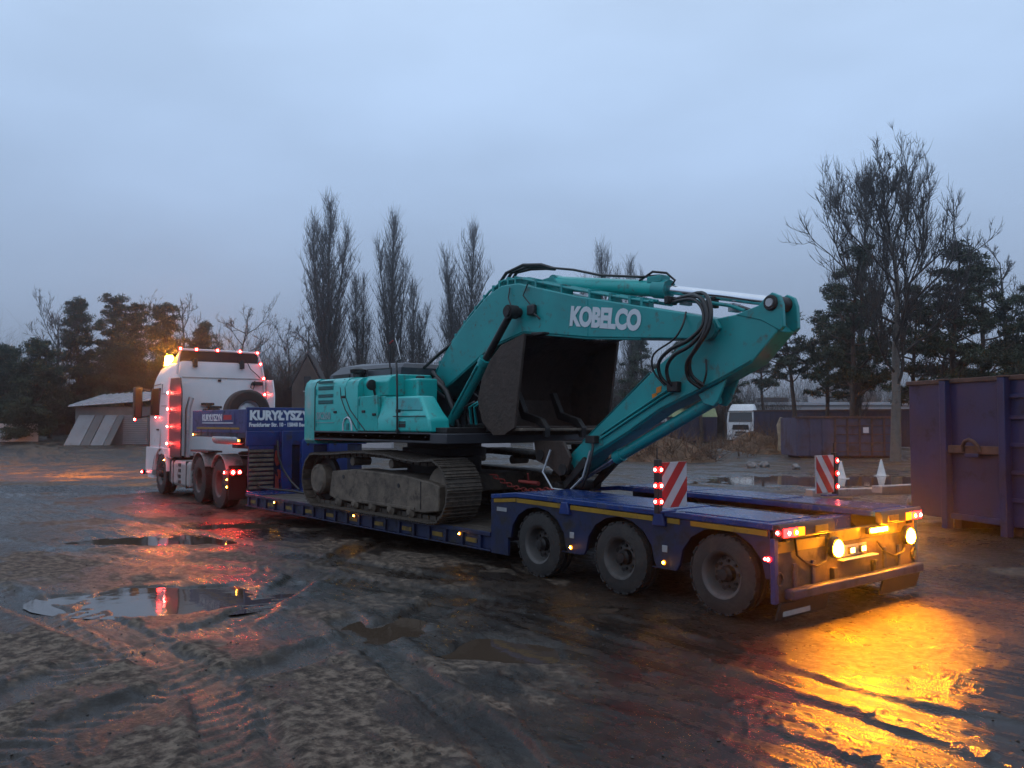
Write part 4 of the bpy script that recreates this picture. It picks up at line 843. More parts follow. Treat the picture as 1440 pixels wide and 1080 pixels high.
# operator's cab on the far side
cb = MB().loft([[(-6.55, 1.86, 1.74), (-4.78, 1.86, 1.74), (-4.78, 2.76, 1.74), (-6.55, 2.76, 1.74)], [(-6.60, 1.86, 2.3), (-4.70, 1.86, 2.3), (-4.70, 2.76, 2.3), (-6.60, 2.76, 2.3)], [(-6.58, 1.90, 3.28), (-5.05, 1.90, 3.28), (-5.05, 2.72, 3.28), (-6.58, 2.72, 3.28)], [(-6.45, 1.98, 3.40), (-5.2, 1.98, 3.40), (-5.2, 2.64, 3.40), (-6.45, 2.64, 3.40)]]).build('operator_cab', 'grey_body', EX, bevel=.03)
MB().add([(-6.4, 1.862, 2.4), (-4.88, 1.862, 2.4), (-5.12, 1.885, 3.2), (-6.4, 1.885, 3.2), (-6.4, 1.875, 2.4), (-4.88, 1.875, 2.4), (-5.12, 1.895, 3.2), (-6.4, 1.895, 3.2)], [(0, 1, 2, 3), (4, 5, 6, 7), (0, 1, 5, 4), (1, 2, 6, 5), (2, 3, 7, 6), (3, 0, 4, 7)]).build('cab_window', 'glass', cb)
MB().add([(-4.72, 1.95, 2.0), (-4.72, 2.67, 2.0), (-4.695, 2.67, 2.3), (-4.695, 1.95, 2.3), (-5.02, 1.97, 3.22), (-5.02, 2.65, 3.22), (-5.04, 2.65, 3.22), (-5.04, 1.97, 3.22)], [(0, 1, 2, 3), (3, 2, 5, 4), (4, 5, 6, 7)]).build('cab_window', 'glass', cb)
# boom foot bracket
for y in (1.02, 1.72): MB().prism([(-7.1, 1.72), (-5.3, 1.72), (-5.6, 2.05), (-6.5, 2.45), (-6.85, 2.40)], y, y + .06).build('boom_bracket', 'grey_body', EX, bevel=.02)
MB().lathe([(.16, -.44), (.16, .44)], (-6.62, YC, 2.12), 'y', 20).build('boom_pin', 'darksteel', EX, smooth=40)
MB().box(-5.55, -4.66, .98, 1.84, 1.72, 1.86).build('front_beam', 'darksteel', EX, bevel=.02)
MB().box(-5.5, -4.75, .10, .80, 1.72, 1.80).build('step_plate', 'darksteel', EX, bevel=.01)
MB().tube([(-6.5, .98, 2.42), (-6.2, .9, 2.55), (-5.9, .9, 2.35), (-5.75, .95, 2.0), (-5.7, 1.0, 1.8)], .05, 10).build('hose_bundle', 'hose', EX, smooth=60)
MB().tube([(-6.55, 1.0, 2.5), (-6.35, .94, 2.68), (-6.05, .92, 2.5), (-5.85, .95, 2.1)], .035, 8).build('hose_bundle', 'hose', EX, smooth=60)
MB().tube([(-6.6, .95, 2.45), (-6.58, .9, 2.75), (-6.35, 1.05, 2.98), (-6.1, 1.15, 3.15)], .028, 8).build('hose_bundle', 'hose', EX, smooth=60)
for k in range(3): MB().tube([(-5.3 + k * .12, .85, 1.85), (-5.25 + k * .12, .78, 2.1), (-5.05 + k * .1, .80, 2.18), (-4.9 + k * .08, .9, 1.95)], .022, 8).build('valve_hose', 'teal_boom' if k else 'hose', EX, smooth=60)
# --- boom
boom_pts = [(-6.97, 1.92), (-6.72, 2.42), (-6.19, 3.05), (-5.67, 3.46), (-5.14, 3.80), (-4.78, 3.92), (-4.39, 3.91), (-3.19, 3.59), (-2.02, 3.33), (-1.34, 3.18), (-.87, 3.06), (-.80, 2.95), (-.92, 2.86), (-1.21, 2.85), (-2.01, 2.92), (-2.95, 3.0), (-4.27, 3.18), (-4.86, 3.05), (-5.30, 2.88), (-6.59, 2.25), (-6.80, 1.86)]
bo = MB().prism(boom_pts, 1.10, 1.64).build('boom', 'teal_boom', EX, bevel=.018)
for y0, y1 in ((1.085, 1.099), (1.641, 1.655)): MB().prism([(-6.97, 1.90), (-6.75, 2.36), (-6.6, 2.28), (-6.80, 1.84)], y0, y1).build('foot_boss', 'teal_boom', bo, bevel=.004)
MB().tube([(x, 1.112, z - .012) for x, z in boom_pts[14:20]], .012, 6).build('weld_edge', 'teal_dark', bo)
MB().box(-2.95, -2.935, 1.094, 1.1, 3.02, 3.52).build('weld_seam', 'teal_boom', bo)
text('KOBELCO', .345, (-3.29, 1.094, 3.205), Euler((rad(90), rad(7.9), 0)), 'kletter', EX, 'lettering', bold=.018, width=1.29, shear=.0, spacing=.96)
# boom cylinders (pair)
for y in (.95, 1.85):
    c_ = MB().tube([(-5.89, y, 1.83), (-5.80, y, 1.925), (-4.98, y, 2.80)], .085, 18).build('boom_cylinder', 'teal_boom', EX, smooth=40)
    MB().tube([(-5.02, y, 2.757), (-4.96, y, 2.822)], .098, 18).build('cylinder_head', 'teal_boom', c_, smooth=40)
    MB().tube([(-4.96, y, 2.82), (-4.40, y, 3.42)], .055, 14).build('rod_sleeve', 'black', c_, smooth=40)
    MB().lathe([(.10, -.08), (.10, .08)], (-4.35, y, 3.47), 'y', 18).build('rod_eye', 'darksteel', c_, smooth=40)
    MB().tube([(-5.7, y - .09, 2.02), (-5.05, y - .10, 2.72)], .017, 6).build('feed_pipe', 'teal_boom', c_)
    MB().lathe([(.11, -.09), (.11, .09)], (-5.90, y, 1.82), 'y', 18).build('foot_eye', 'darksteel', c_, smooth=40)
MB().lathe([(.07, -.56), (.07, .56)], (-4.35, YC, 3.47), 'y', 16).build('boom_cylinder_pin', 'darksteel', EX, smooth=40)
MB().box(-4.12, -3.96, 1.03, 1.098, 3.40, 3.55).build('work_lamp', 'black', EX, bevel=.02)
MB().tube([(-4.15, 1.08, 3.86), (-4.2, 1.04, 3.7), (-4.06, 1.05, 3.56)], .010, 6).build('lamp_cable', 'black', EX); MB().tube([(-4.55, 1.08, 3.86), (-4.55, 1.05, 3.7), (-4.42, 1.0, 3.56)], .010, 6).build('lamp_cable', 'black', EX)
MB().tube([(-3.98, 1.05, 3.42), (-3.9, 1.05, 3.37), (-3.86, 1.06, 3.33)], .014, 6).build('lamp_cable', 'black', EX)
# boom pipes
top = [(-6.55, 2.72), (-6.15, 3.13), (-5.62, 3.55), (-5.12, 3.88), (-4.78, 4.0), (-4.39, 3.98), (-3.19, 3.67), (-2.35, 3.47), (-1.9, 3.37)]
for k, y in enumerate((1.15, 1.23, 1.31)):
    pp = MB().tube([(x, y, z + .012 * k) for x, z in top], .019, 8).build('boom_pipe', 'teal_boom', bo, smooth=60)
for (x, z), (x2, z2) in zip(top[:-1], top[1:]):
    for f in (.3, .75):
        cx, cz = x + (x2 - x) * f, z + (z2 - z) * f; MB().box(cx - .02, cx + .02, 1.125, 1.34, cz - .10, cz + .04).build('pipe_clamp', 'teal_boom', bo, bevel=.004)
for k, y in enumerate((1.48, 1.58)): MB().tube([(x, y, z + .0) for x, z in top[3:]], .022, 8).build('boom_pipe', 'teal_boom', bo, smooth=60)
for k in range(3):
    MB().tube([(-4.95, 1.2 + k * .1, 3.98), (-4.78, 1.2 + k * .1, 4.12 + .015 * k), (-4.45, 1.25 + k * .08, 4.20 - .02 * k), (-4.1, 1.3 + k * .05, 4.16 - .02 * k), (-3.85, 1.34, 4.07)], .026, 8).build('top_hose', 'hose', bo, smooth=60)
MB().tube([(-3.9, 1.3, 4.09), (-3.4, 1.28, 3.99), (-2.9, 1.3, 3.85), (-2.2, 1.34, 3.74), (-1.9, 1.35, 3.72)], .017, 8).build('top_hose', 'hose', bo, smooth=60)
# arm cylinder
for y in (1.30, 1.48): MB().prism([(-4.55, 3.90), (-3.7, 3.72), (-3.75, 3.86), (-3.86, 3.96), (-4.02, 3.95)], y, y + .04).build('cylinder_bracket', 'teal_boom', bo, bevel=.008)
ac = MB().tube([(-3.86, 1.41, 3.87), (-3.78, 1.41, 3.855), (-1.85, 1.41, 3.545)], .105, 22).build('arm_cylinder', 'teal', EX, smooth=40)
MB().tube([(-2.02, 1.41, 3.572), (-1.80, 1.41, 3.537)], .122, 22).build('cylinder_head', 'teal_boom', ac, smooth=40)
MB().tube([(-1.82, 1.41, 3.54), (-.16, 1.31, 3.19)], .058, 18).build('cylinder_rod', 'chrome', ac, smooth=40)
MB().lathe([(.115, -.07), (.115, .07)], (-3.90, 1.41, 3.88), 'y', 20).build('cylinder_eye', 'teal_boom', ac, smooth=40)
MB().tube([(-2.25, 1.36, 3.70), (-2.0, 1.33, 3.78), (-1.8, 1.36, 3.74), (-1.7, 1.40, 3.64), (-1.78, 1.41, 3.56)], .016, 6).build('port_hose', 'hose', ac, smooth=60)
MB().box(-2.1, -1.85, 1.32, 1.50, 3.63, 3.73).build('port_block', 'teal_boom', ac, bevel=.02)
# --- arm (stick)
arm_pts = [(-.07, 2.865), (-.42, 2.53), (-.77, 2.38), (-1.24, 2.20), (-1.75, 2.01), (-2.31, 1.71), (-2.89, 1.44), (-3.06, 1.30), (-3.28, 1.16), (-3.44, 1.28), (-3.30, 1.47), (-2.69, 1.91), (-2.06, 2.36), (-1.75, 2.58), (-1.33, 2.84), (-1.11, 3.0), (-.87, 3.07), (-.49, 3.10), (-.22, 3.02)]
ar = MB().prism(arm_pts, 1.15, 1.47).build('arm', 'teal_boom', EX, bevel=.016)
for y0, y1 in ((1.14, 1.20), (1.42, 1.48)):
    MB().prism([(-.62, 3.085), (-.31, 3.16), (-.23, 3.235), (-.14, 3.285), (-.05, 3.24), (-.015, 3.14), (-.005, 2.90), (-.05, 2.86), (-.28, 2.99)], y0, y1).build('arm_ear', 'teal_boom', ar, bevel=.01)
MB().lathe([(.075, -.20), (.085, -.19), (.085, .19), (.075, .20)], (-.15, 1.31, 3.17), 'y', 20).build('arm_pin', 'darksteel', ar, smooth=40)
MB().lathe([(.045, -.215), (.05, -.19)], (-.15, 1.31, 3.17), 'y', 14).build('pin_cap', 'alu', ar, smooth=40)
MB().lathe([(.13, -.33), (.13, .33)], (-.98, YC, 2.95), 'y', 22).build('elbow_pin', 'teal_dark', EX, smooth=40)
for y in (1.146, 1.474): MB().tube([(x, y, z + .03) for x, z in arm_pts[1:7]], .012, 6).build('weld_edge', 'teal_dark', ar)
MB().tube([(-3.1, 1.155, 1.62), (-2.5, 1.155, 2.05), (-1.9, 1.155, 2.49)], .010, 6).build('weld_edge', 'teal_dark', ar)
MB().prism([(-1.80, 2.22), (-1.72, 2.25), (-1.71, 2.32), (-1.79, 2.30)], 1.144, 1.149).build('orange_sticker', 'orange', ar)
MB().prism([(-1.86, 2.165), (-1.785, 2.20), (-1.79, 2.235), (-1.865, 2.22)], 1.144, 1.149).build('orange_sticker', 'orange', ar)
for k in range(2): MB().tube([(-2.75, 1.13, 1.66 + k * .05), (-2.2, 1.13, 1.93 + k * .05), (-1.7, 1.13, 2.17 + k * .05), (-1.45, 1.13, 2.28 + k * .05)], .014, 6).build('arm_pipe', 'teal_boom', ar, smooth=60)
MB().box(-2.95, -2.78, 1.05, 1.145, 1.60, 1.70).build('valve_block', 'darksteel', ar, bevel=.01)
MB().box(-1.56, -1.40, 1.06, 1.145, 2.24, 2.36).build('pipe_manifold', 'darksteel', ar, bevel=.01)
# hoses over the elbow
hs = [[(-1.62, 1.2, 3.33), (-1.2, 1.1, 3.32), (-.98, 1.02, 3.18), (-.95, .98, 2.98), (-1.15, .96, 2.82), (-1.42, .98, 2.74), (-1.62, 1.0, 2.60), (-1.63, 1.04, 2.42), (-1.52, 1.1, 2.30)],
      [(-1.66, 1.24, 3.36), (-1.15, 1.1, 3.36), (-.92, 1.0, 3.18), (-.90, .96, 2.95), (-1.10, .94, 2.76), (-1.35, .95, 2.66), (-1.50, 1.0, 2.52), (-1.50, 1.04, 2.36), (-1.46, 1.1, 2.30)],
      [(-1.6, 1.28, 3.34), (-1.1, 1.08, 3.34), (-.88, .98, 3.15), (-.88, .94, 2.92), (-1.02, .92, 2.70), (-1.16, .95, 2.55), (-1.17, 1.0, 2.38), (-1.06, 1.08, 2.27)],
      [(-1.62, 1.32, 3.38), (-1.05, 1.1, 3.38), (-.84, .99, 3.18), (-.84, .95, 2.94), (-.98, .93, 2.74), (-1.12, .96, 2.60), (-1.13, 1.0, 2.42), (-1.02, 1.08, 2.30)],
      [(-1.3, 1.12, 3.18), (-1.28, 1.02, 3.0), (-1.4, 1.0, 2.85), (-1.72, 1.02, 2.70), (-1.76, 1.06, 2.5), (-1.62, 1.1, 2.32)],
      [(-1.0, 1.1, 2.6), (-.98, 1.08, 2.45), (-1.04, 1.1, 2.32)]]
for k, h_ in enumerate(hs):
    P = [Vector(p_) for p_ in h_]; sp_ = []
    for i_ in range(len(P) - 1):
        p0, p1, p2, p3 = P[max(i_ - 1, 0)], P[i_], P[i_ + 1], P[min(i_ + 2, len(P) - 1)]
        for f in range(5):
            u = f / 5; sp_.append(.5 * ((2 * p1) + (p2 - p0) * u + (2 * p0 - 5 * p1 + 4 * p2 - p3) * u * u + (3 * p1 - p0 - 3 * p2 + p3) * u ** 3))
    sp_.append(P[-1]); MB().tube(sp_, .023 if k < 4 else .012, 8).build('elbow_hose', 'hose', EX, smooth=60)
for k, (x, y, z) in enumerate(((-1.62, 1.22, 3.36), (-1.45, 1.3, 3.34), (-1.1, 1.36, 3.28), (-.8, 1.38, 3.20))):
    MB().box(x - .03, x + .03, y - .09, y + .09, z - .05, z + .05).build('hose_union', 'alu' if k % 2 else 'darksteel', EX, bevel=.008)
for y in (1.3, 1.42, 1.52): MB().tube([(-1.7, y, 3.40), (-1.2, y, 3.31), (-.8, y, 3.22), (-.6, y, 3.14)], .022, 8).build('top_hose', 'teal_boom' if y < 1.4 else 'hose', EX, smooth=60)
# bucket cylinder
bc = MB().tube([(-1.02, 1.34, 2.16), (-1.15, 1.34, 2.10), (-2.55, 1.34, 1.46)], .075, 18).build('bucket_cylinder', 'teal_boom', EX, smooth=40)
MB().tube([(-2.55, 1.34, 1.46), (-2.66, 1.34, 1.41)], .09, 18).build('cylinder_head', 'teal_boom', bc, smooth=40)
MB().tube([(-2.6, 1.34, 1.44), (-3.48, 1.36, 1.03)], .042, 14).build('cylinder_rod', 'chrome', bc, smooth=40)
MB().prism([(-.80, 2.37), (-1.20, 2.20), (-1.12, 2.09), (-.98, 2.06), (-.92, 2.12)], 1.20, 1.24).build('cylinder_bracket', 'teal_boom', ar, bevel=.01)
MB().prism([(-.80, 2.37), (-1.20, 2.20), (-1.12, 2.09), (-.98, 2.06), (-.92, 2.12)], 1.43, 1.465).build('cylinder_bracket', 'teal_boom', ar, bevel=.01)
# linkage at the tip
for y in (1.08, 1.66): MB().prism([(-3.50, .98), (-3.40, .95), (-2.95, 1.32), (-3.02, 1.42)], y, y + .06).build('bucket_link', 'darksteel', EX, bevel=.01)
for y in (1.20, 1.56): MB().prism([(-3.54, 1.03), (-3.44, .95), (-3.86, 1.38), (-3.80, 1.46), (-3.70, 1.42)], y, y + .05).build('push_link', 'darksteel', EX, bevel=.01)
MB().prism([(-3.95, 1.62), (-3.35, 1.62), (-3.20, 1.40), (-3.28, 1.18), (-3.42, 1.14), (-3.62, 1.26), (-3.9, 1.34)], 1.02, 1.07).prism([(-3.95, 1.62), (-3.35, 1.62), (-3.20, 1.40), (-3.28, 1.18), (-3.42, 1.14), (-3.62, 1.26), (-3.9, 1.34)], 1.72, 1.77).box(-3.9, -3.4, 1.0705, 1.7195, 1.57, 1.615).build('quick_coupler', 'bucket', EX, bevel=.012)
for x, z in ((-3.34, 1.24), (-3.80, 1.42), (-3.47, 1.0)): MB().lathe([(.075, -.40), (.075, .40)], (x, YC, z), 'y', 18).build('link_pin', 'darksteel', EX, smooth=40)
MB().tube([(-3.55, .98, 1.5), (-3.62, .9, 1.2), (-3.45, .92, .98), (-3.2, 1.0, .96), (-3.0, 1.06, 1.15), (-2.9, 1.1, 1.5)], .016, 8).build('coupler_hose', 'alu', EX, smooth=60)
MB().tube([(-3.0, 1.05, 1.02), (-2.85, 1.0, 1.2), (-2.8, 1.05, 1.55), (-2.86, 1.1, 1.66)], .018, 8).build('coupler_hose', 'hose', EX, smooth=60)
# --- bucket: open towards the trailer's tail
B0, B1 = .62, 2.45
pr = [(-3.88, 1.80), (-4.10, 1.70), (-4.36, 1.69), (-4.62, 1.88), (-4.73, 2.20), (-4.62, 2.52), (-4.42, 2.78), (-4.18, 2.96), (-3.66, 3.08)]
cx_, cz_ = -4.1, 2.4
inn = [(x + (cx_ - x) * .05, z + (cz_ - z) * .05) for x, z in pr]
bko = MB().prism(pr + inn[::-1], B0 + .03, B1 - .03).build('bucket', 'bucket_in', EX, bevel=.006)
for y in (B0, B1 - .028): MB().prism(pr, y, y + .028).build('bucket_side', 'bucket', bko, bevel=.005)
for y in (B0 - .014, B1): MB().prism([(-3.66, 3.08), (-3.88, 1.80), (-4.08, 1.715), (-3.98, 2.4), (-3.88, 3.03)], y, y + .013).build('side_cutter', 'bucket', bko)
MB().box(-4.0, -3.74, B0 + .03, B1 - .03, 1.755, 1.795).build('bucket_lip', 'mudsteel', bko, bevel=.008)
for y in (1.05, 1.75):
    MB().prism([(-4.44, 2.30), (-4.36, 2.32), (-4.19, 2.02), (-3.84, 1.93), (-3.72, 1.80), (-3.74, 1.66), (-3.80, 1.66), (-3.84, 1.80), (-3.96, 1.86), (-4.26, 1.92)], y, y + .09).build('wear_rib', 'darksteel', bko, bevel=.01)
for k in range(4): MB().prism([(-3.72, 3.04), (-3.46, 3.07), (-3.46, 3.10), (-3.72, 3.11)], B0 + .15 + k * .48, B0 + .27 + k * .48).build('bucket_tooth', 'darksteel', bko, bevel=.01)
# chain lashing from the track frame to the bed
CH = thing('lashing_chain', (-3.9, .55, .45), 'orange-red lashing chain with tensioner between excavator track and bogie', 'chain')
link = []
p0, p1 = Vector((-4.6, .80, 1.12)), Vector((-3.3, .75, .99))
for k in range(17):
    c = p0.lerp(p1, k / 16); c.z -= .10 * math.sin(math.pi * k / 16)
    ang_ = (k % 2) * math.pi / 2; P = []
    for i_ in range(11):
        a = 2 * math.pi * i_ / 10; P.append(c + Vector((.055 * math.cos(a), .028 * math.sin(a) * math.cos(ang_), .028 * math.sin(a) * math.sin(ang_))))
    MB().tube(P, .009, 6).build('chain_link', 'red_chain_light', CH, smooth=60)
MB().tube([(-3.95, .76, 1.06), (-3.55, .76, 1.05)], [.022, .03], 10).build('tensioner', 'red_chain_light', CH, smooth=60)
MB().tube([(-3.75, .76, 1.06), (-3.7, .70, 1.18)], .012, 8).build('tensioner_handle', 'red_chain_light', CH)
# ------------------------------------------------------------------ yard: containers, vehicles, sheds
def rot_thing(name, lat, dist, z, yaw, label, cat, group=None):
    """thing whose local x runs across the view, local y away from the photographer, turned by yaw"""
    p_ = at(lat, dist); return thing(name, (p_.x, p_.y, z if z is not None else gb_at(p_.x, p_.y) - .03), label, cat, group, rz=math.atan2(RGT.y, RGT.x) + yaw, local=True)
# big roll-off container beside the trailer tail
dv = Vector((.913, -.407, 0)).normalized(); yawc = math.atan2(dv.y, dv.x)
RC = thing('roll_off_container', (-1.82, 8.88, -.03), 'tall dark blue roll-off container with hook bail beside trailer tail', 'container', rz=yawc, local=True)
x0, x1, H_ = -.97, 2.27, 2.62
MB().box(x0, x1, .10, .16, .20, H_).build('end_wall', 'cont', RC, bevel=.006)
MB().box(x0, x0 + .06, .161, 6.0, .20, H_).build('side_wall', 'cont', RC, bevel=.006); MB().box(x1 - .06, x1, .161, 6.0, .20, H_).build('side_wall', 'cont', RC, bevel=.006)
MB().box(x0, x1, 5.94, 6.0, .20, H_).build('end_wall', 'cont', RC, bevel=.006)
MB().box(x0 + .06, x1 - .06, .16, 5.94, .18, .26).build('floor_plate', 'cont', RC)
MB().box(x0 - .04, x1 + .04, .06, .20, H_ - .02, H_ + .06).build('top_rail', 'rust', RC, bevel=.012)
MB().box(x0 - .04, x0 + .08, .201, 6.0, H_ - .02, H_ + .06).build('top_rail', 'rust', RC, bevel=.012); MB().box(x1 - .08, x1 + .04, .201, 6.0, H_ - .02, H_ + .06).build('top_rail', 'rust', RC, bevel=.012)
for x in (-.05, 1.25):
    MB().box(x, x + .14, -.04, .098, .0, H_ + .03).build('hook_post', 'cont', RC, bevel=.012)
    MB().box(x - .01, x + .17, -.05, .098, H_ + .031, H_ + .06).build('post_cap', 'rust', RC, bevel=.008)
MB().box(.095, 1.245, .0, .098, 1.36, 1.50).build('cross_beam', 'rust', RC, bevel=.015)
MB().tube([(.46, -.01, 1.40), (.48, -.04, 1.50), (.56, -.06, 1.58), (.65, -.06, 1.61), (.74, -.06, 1.58), (.82, -.04, 1.50), (.84, -.01, 1.40)], .032, 10).build('hook_bail', 'rust', RC, smooth=60)
MB().box(.50, .80, -.02, .0, 1.30, 1.37).build('bail_plate', 'cont', RC, bevel=.01)
MB().box(.095, 1.245, .02, .098, .20, .30).build('bottom_beam', 'cont', RC, bevel=.01)
for z in (.6, 1.05, 1.5, 1.95, 2.3): MB().box(1.40, x1 - .02, .05, .098, z, z + .07).build('wall_rib', 'cont', RC, bevel=.01)
for k in range(8): MB().box(x0 - .06, x0 - .001, .7 + k * .66, .8 + k * .66, .22, H_ - .03).build('wall_rib', 'cont', RC, bevel=.01)
for x in (.0, 1.30): MB().box(x, x + .16, .2, 5.9, 0, .175).build('skid_rail', 'rust', RC)
# open container in the middle distance
C2 = rot_thing('open_skip_container', 14.9, 45.5, None, rad(3), 'faded rusty open-top container with ribbed side and white placard', 'container')
MB().box(0, 5.5, 0, .08, .15, 2.15).build('side_wall', 'cont2', C2, bevel=.01); MB().box(0, .08, .081, 2.3, .15, 2.15).build('end_wall', 'cont2', C2, bevel=.01); MB().box(5.42, 5.5, .081, 2.3, .15, 2.15).build('end_wall', 'cont2', C2, bevel=.01); MB().box(.08, 5.42, 2.22, 2.3, .15, 2.15).build('side_wall', 'cont2', C2, bevel=.01)
MB().box(-.05, 5.55, -.06, .1, 2.10, 2.22).build('top_rail', 'rust', C2, bevel=.01)
for k in range(9): MB().box(.02 + k * .66, .12 + k * .66, -.07, -.001, .15, 2.095).build('wall_rib', 'rust' if k > 2 else 'cont2', C2, bevel=.01)
for z in (.35, .8, 1.25, 1.7): MB().box(2.1, 5.45, -.045, -.002, z, z + .05).build('wall_rib', 'rust', C2, bevel=.006)
MB().box(3.55, 3.85, -.05, -.046, 1.35, 1.65).build('placard', 'letter', C2)
MB().box(.3, 5.2, .3, 2.0, .0, .148).build('skid_rail', 'rust', C2)
# long dark container behind the white lorry
C3 = rot_thing('long_container', 18.9, 68, None, rad(-34), 'long dark purple-blue container stretching behind the brush pile', 'container')
MB().box(0, 11.8, 0, 2.4, .15, 2.75).build('body', 'contd', C3, bevel=.03)
for k in range(24): MB().box(.15 + k * .49, .37 + k * .49, -.04, -.001, .3, 2.6).build('corrugation', 'contd', C3, bevel=.01)
MB().box(-.02, 11.82, -.06, 2.42, 2.751, 2.86).build('roof_edge', 'rust', C3)
# container with pale green cover
C4 = rot_thing('covered_container', 14.6, 79, None, rad(2), 'dark blue container with pale green cover left of parked lorry', 'container')
MB().box(0, 4.1, 0, 2.3, .1, 2.35).build('body', 'contd', C4, bevel=.03)
MB().loft([[(-.05, -.05, 2.36), (4.15, -.05, 2.36), (4.15, 2.35, 2.36), (-.05, 2.35, 2.36)], [(.1, .3, 3.15), (4.0, .3, 3.15), (4.0, 2.0, 3.15), (.1, 2.0, 3.15)]]).build('cover', 'lime', C4, bevel=.04)
for k in range(6): MB().box(.2 + k * .7, .32 + k * .7, -.06, -.001, .12, 2.3).build('wall_rib', 'contd', C4, bevel=.01)
MB().box(.72, 1.0, -.065, -.06, 1.85, 2.1).build('placard', 'letter', C4)
C5 = rot_thing('low_container', 11.6, 80, None, rad(2), 'low dark blue skip seen under the excavator arm', 'container')
MB().box(0, 3.0, 0, 2.2, .1, 1.9, 0, 0).build('body', 'contd', C5, bevel=.03)
for k in range(4): MB().box(.2 + k * .8, .32 + k * .8, -.06, -.001, .12, 1.85).build('wall_rib', 'contd', C5, bevel=.01)
# small white van peeping over it
VN = rot_thing('white_van', 14.1, 84, None, rad(20), 'small white van half hidden behind the blue skips', 'van')
MB().loft([[(0, 0, .35), (0, 1.8, .35), (0, 1.8, 1.2), (0, 0, 1.2)], [(.9, 0, .35), (.9, 1.8, .35), (.9, 1.75, 1.35), (.9, .05, 1.35)], [(1.5, 0, .35), (1.5, 1.8, .35), (1.5, 1.7, 2.2), (1.5, .1, 2.2)], [(4.6, 0, .35), (4.6, 1.8, .35), (4.6, 1.7, 2.3), (4.6, .1, 2.3)]]).build('body', 'white', VN, bevel=.05)
MB().box(1.5, 2.2, -.01, .02, 1.35, 1.95).build('side_window', 'glass', VN)
for x in (.8, 3.7): MB().lathe([(.32, -.02), (.34, .0), (.34, .2), (.32, .22)], (x, 0, .34), 'y', 20).build('wheel', 'rubber', VN, smooth=40)
# parked white lorry facing the photographer
LK = rot_thing('parked_lorry', 20.0, 76, None, rad(-24), 'white lorry cab parked facing the camera in front of long container', 'lorry')
def lring(z, x0, x1, y0, y1, r=.18):
    P = []
    for cx, cy, a in ((x0 + r, y0 + r, 180), (x1 - r, y0 + r, 270), (x1 - r, y1 - r, 0), (x0 + r, y1 - r, 90)):
        for k in range(3): P.append((cx + r * math.cos(rad(a + 45 * k)), cy + r * math.sin(rad(a + 45 * k)), z))
    return P
MB().loft([lring(.95, -1.2, 1.2, 0, 2.2), lring(2.0, -1.22, 1.22, -.03, 2.2), lring(2.8, -1.15, 1.15, .16, 2.2), lring(3.0, -1.1, 1.1, .4, 2.2), lring(3.35, -1.0, 1.0, .8, 2.2), lring(3.5, -.9, .9, 1.1, 2.15)]).build('cab', 'white', LK, smooth=40)
MB().loft([lring(.35, -1.22, 1.22, -.06, .7), lring(.95, -1.2, 1.2, -.02, .7)]).build('bumper', 'white', LK, smooth=40)
MB().add([(-1.02, -.09, 1.95), (1.02, -.09, 1.95), (.96, .08, 2.76), (-.96, .08, 2.76), (-1.02, .1, 1.95), (1.02, .1, 1.95), (.96, .3, 2.76), (-.96, .3, 2.76)], [(0, 1, 2, 3), (4, 5, 6, 7), (0, 1, 5, 4), (1, 2, 6, 5), (2, 3, 7, 6), (3, 0, 4, 7)]).build('windscreen', 'glass', LK)
MB().box(-.72, .72, -.05, .0, 1.25, 1.68, .06, 0).build('grille', 'black', LK, bevel=.01); MB().box(-.5, .5, -.075, -.04, .70, 1.1, .06, 0).build('grille', 'black', LK, bevel=.01)
MB().box(-.45, .45, -.085, -.076, .82, .92).build('number_plate', 'dirtywhite', LK)
for x in (-.95, .95): MB().box(x - .18, x + .18, -.09, -.02, .62, .82).build('headlamp', 'alu', LK, bevel=.02); MB().box(x * 1.42 - .1, x * 1.42 + .1, .25, .45, 1.9, 2.7).build('mirror', 'black', LK, bevel=.03)
MB().box(1.205, 1.225, .45, 1.15, 1.95, 2.65).build('door_window', 'glass', LK); MB().box(1.205, 1.22, 1.35, 1.75, 2.1, 2.65).build('door_window', 'glass', LK); MB().box(-1.1, 1.1, -.15, .1, 2.82, 2.9).build('sun_visor', 'glass', LK, bevel=.02)
for y in (1.25, 3.6, 5.0):
    for s in (-1, 1): MB().lathe([(.28, -.16), (.48, -.16), (.52, -.1), (.52, .1), (.48, .16), (.28, .16)], (s * 1.02, y, .52), 'x', 24).build('wheel', 'rubber', LK, smooth=40)
MB().box(-1.15, 1.15, 2.3, 5.8, .75, 1.0).build('chassis', 'darksteel', LK); MB().box(-1.24, 1.24, .75, 1.85, .85, 1.05).build('fender', 'white', LK, bevel=.05)
# cones
for i_, (l, d, lab) in enumerate(((11.15, 29.5, 'white traffic cone standing nearer the far warning board'), (13.15, 31, 'white traffic cone standing nearer the tall blue container'))):
    c = at(l, d); K = thing('traffic_cone', (c.x, c.y, -.035), lab, 'cone', 'cones in the puddle')
    MB().lathe([(.17, .03), (.15, .06), (.025, .60), (.004, .605)], (c.x, c.y, -.035), 'z', 20).build('cone_body', 'conec', K, smooth=50); MB().box(c.x - .2, c.x + .2, c.y - .2, c.y + .2, -.035, .0).build('cone_foot', 'conec', K, bevel=.02)
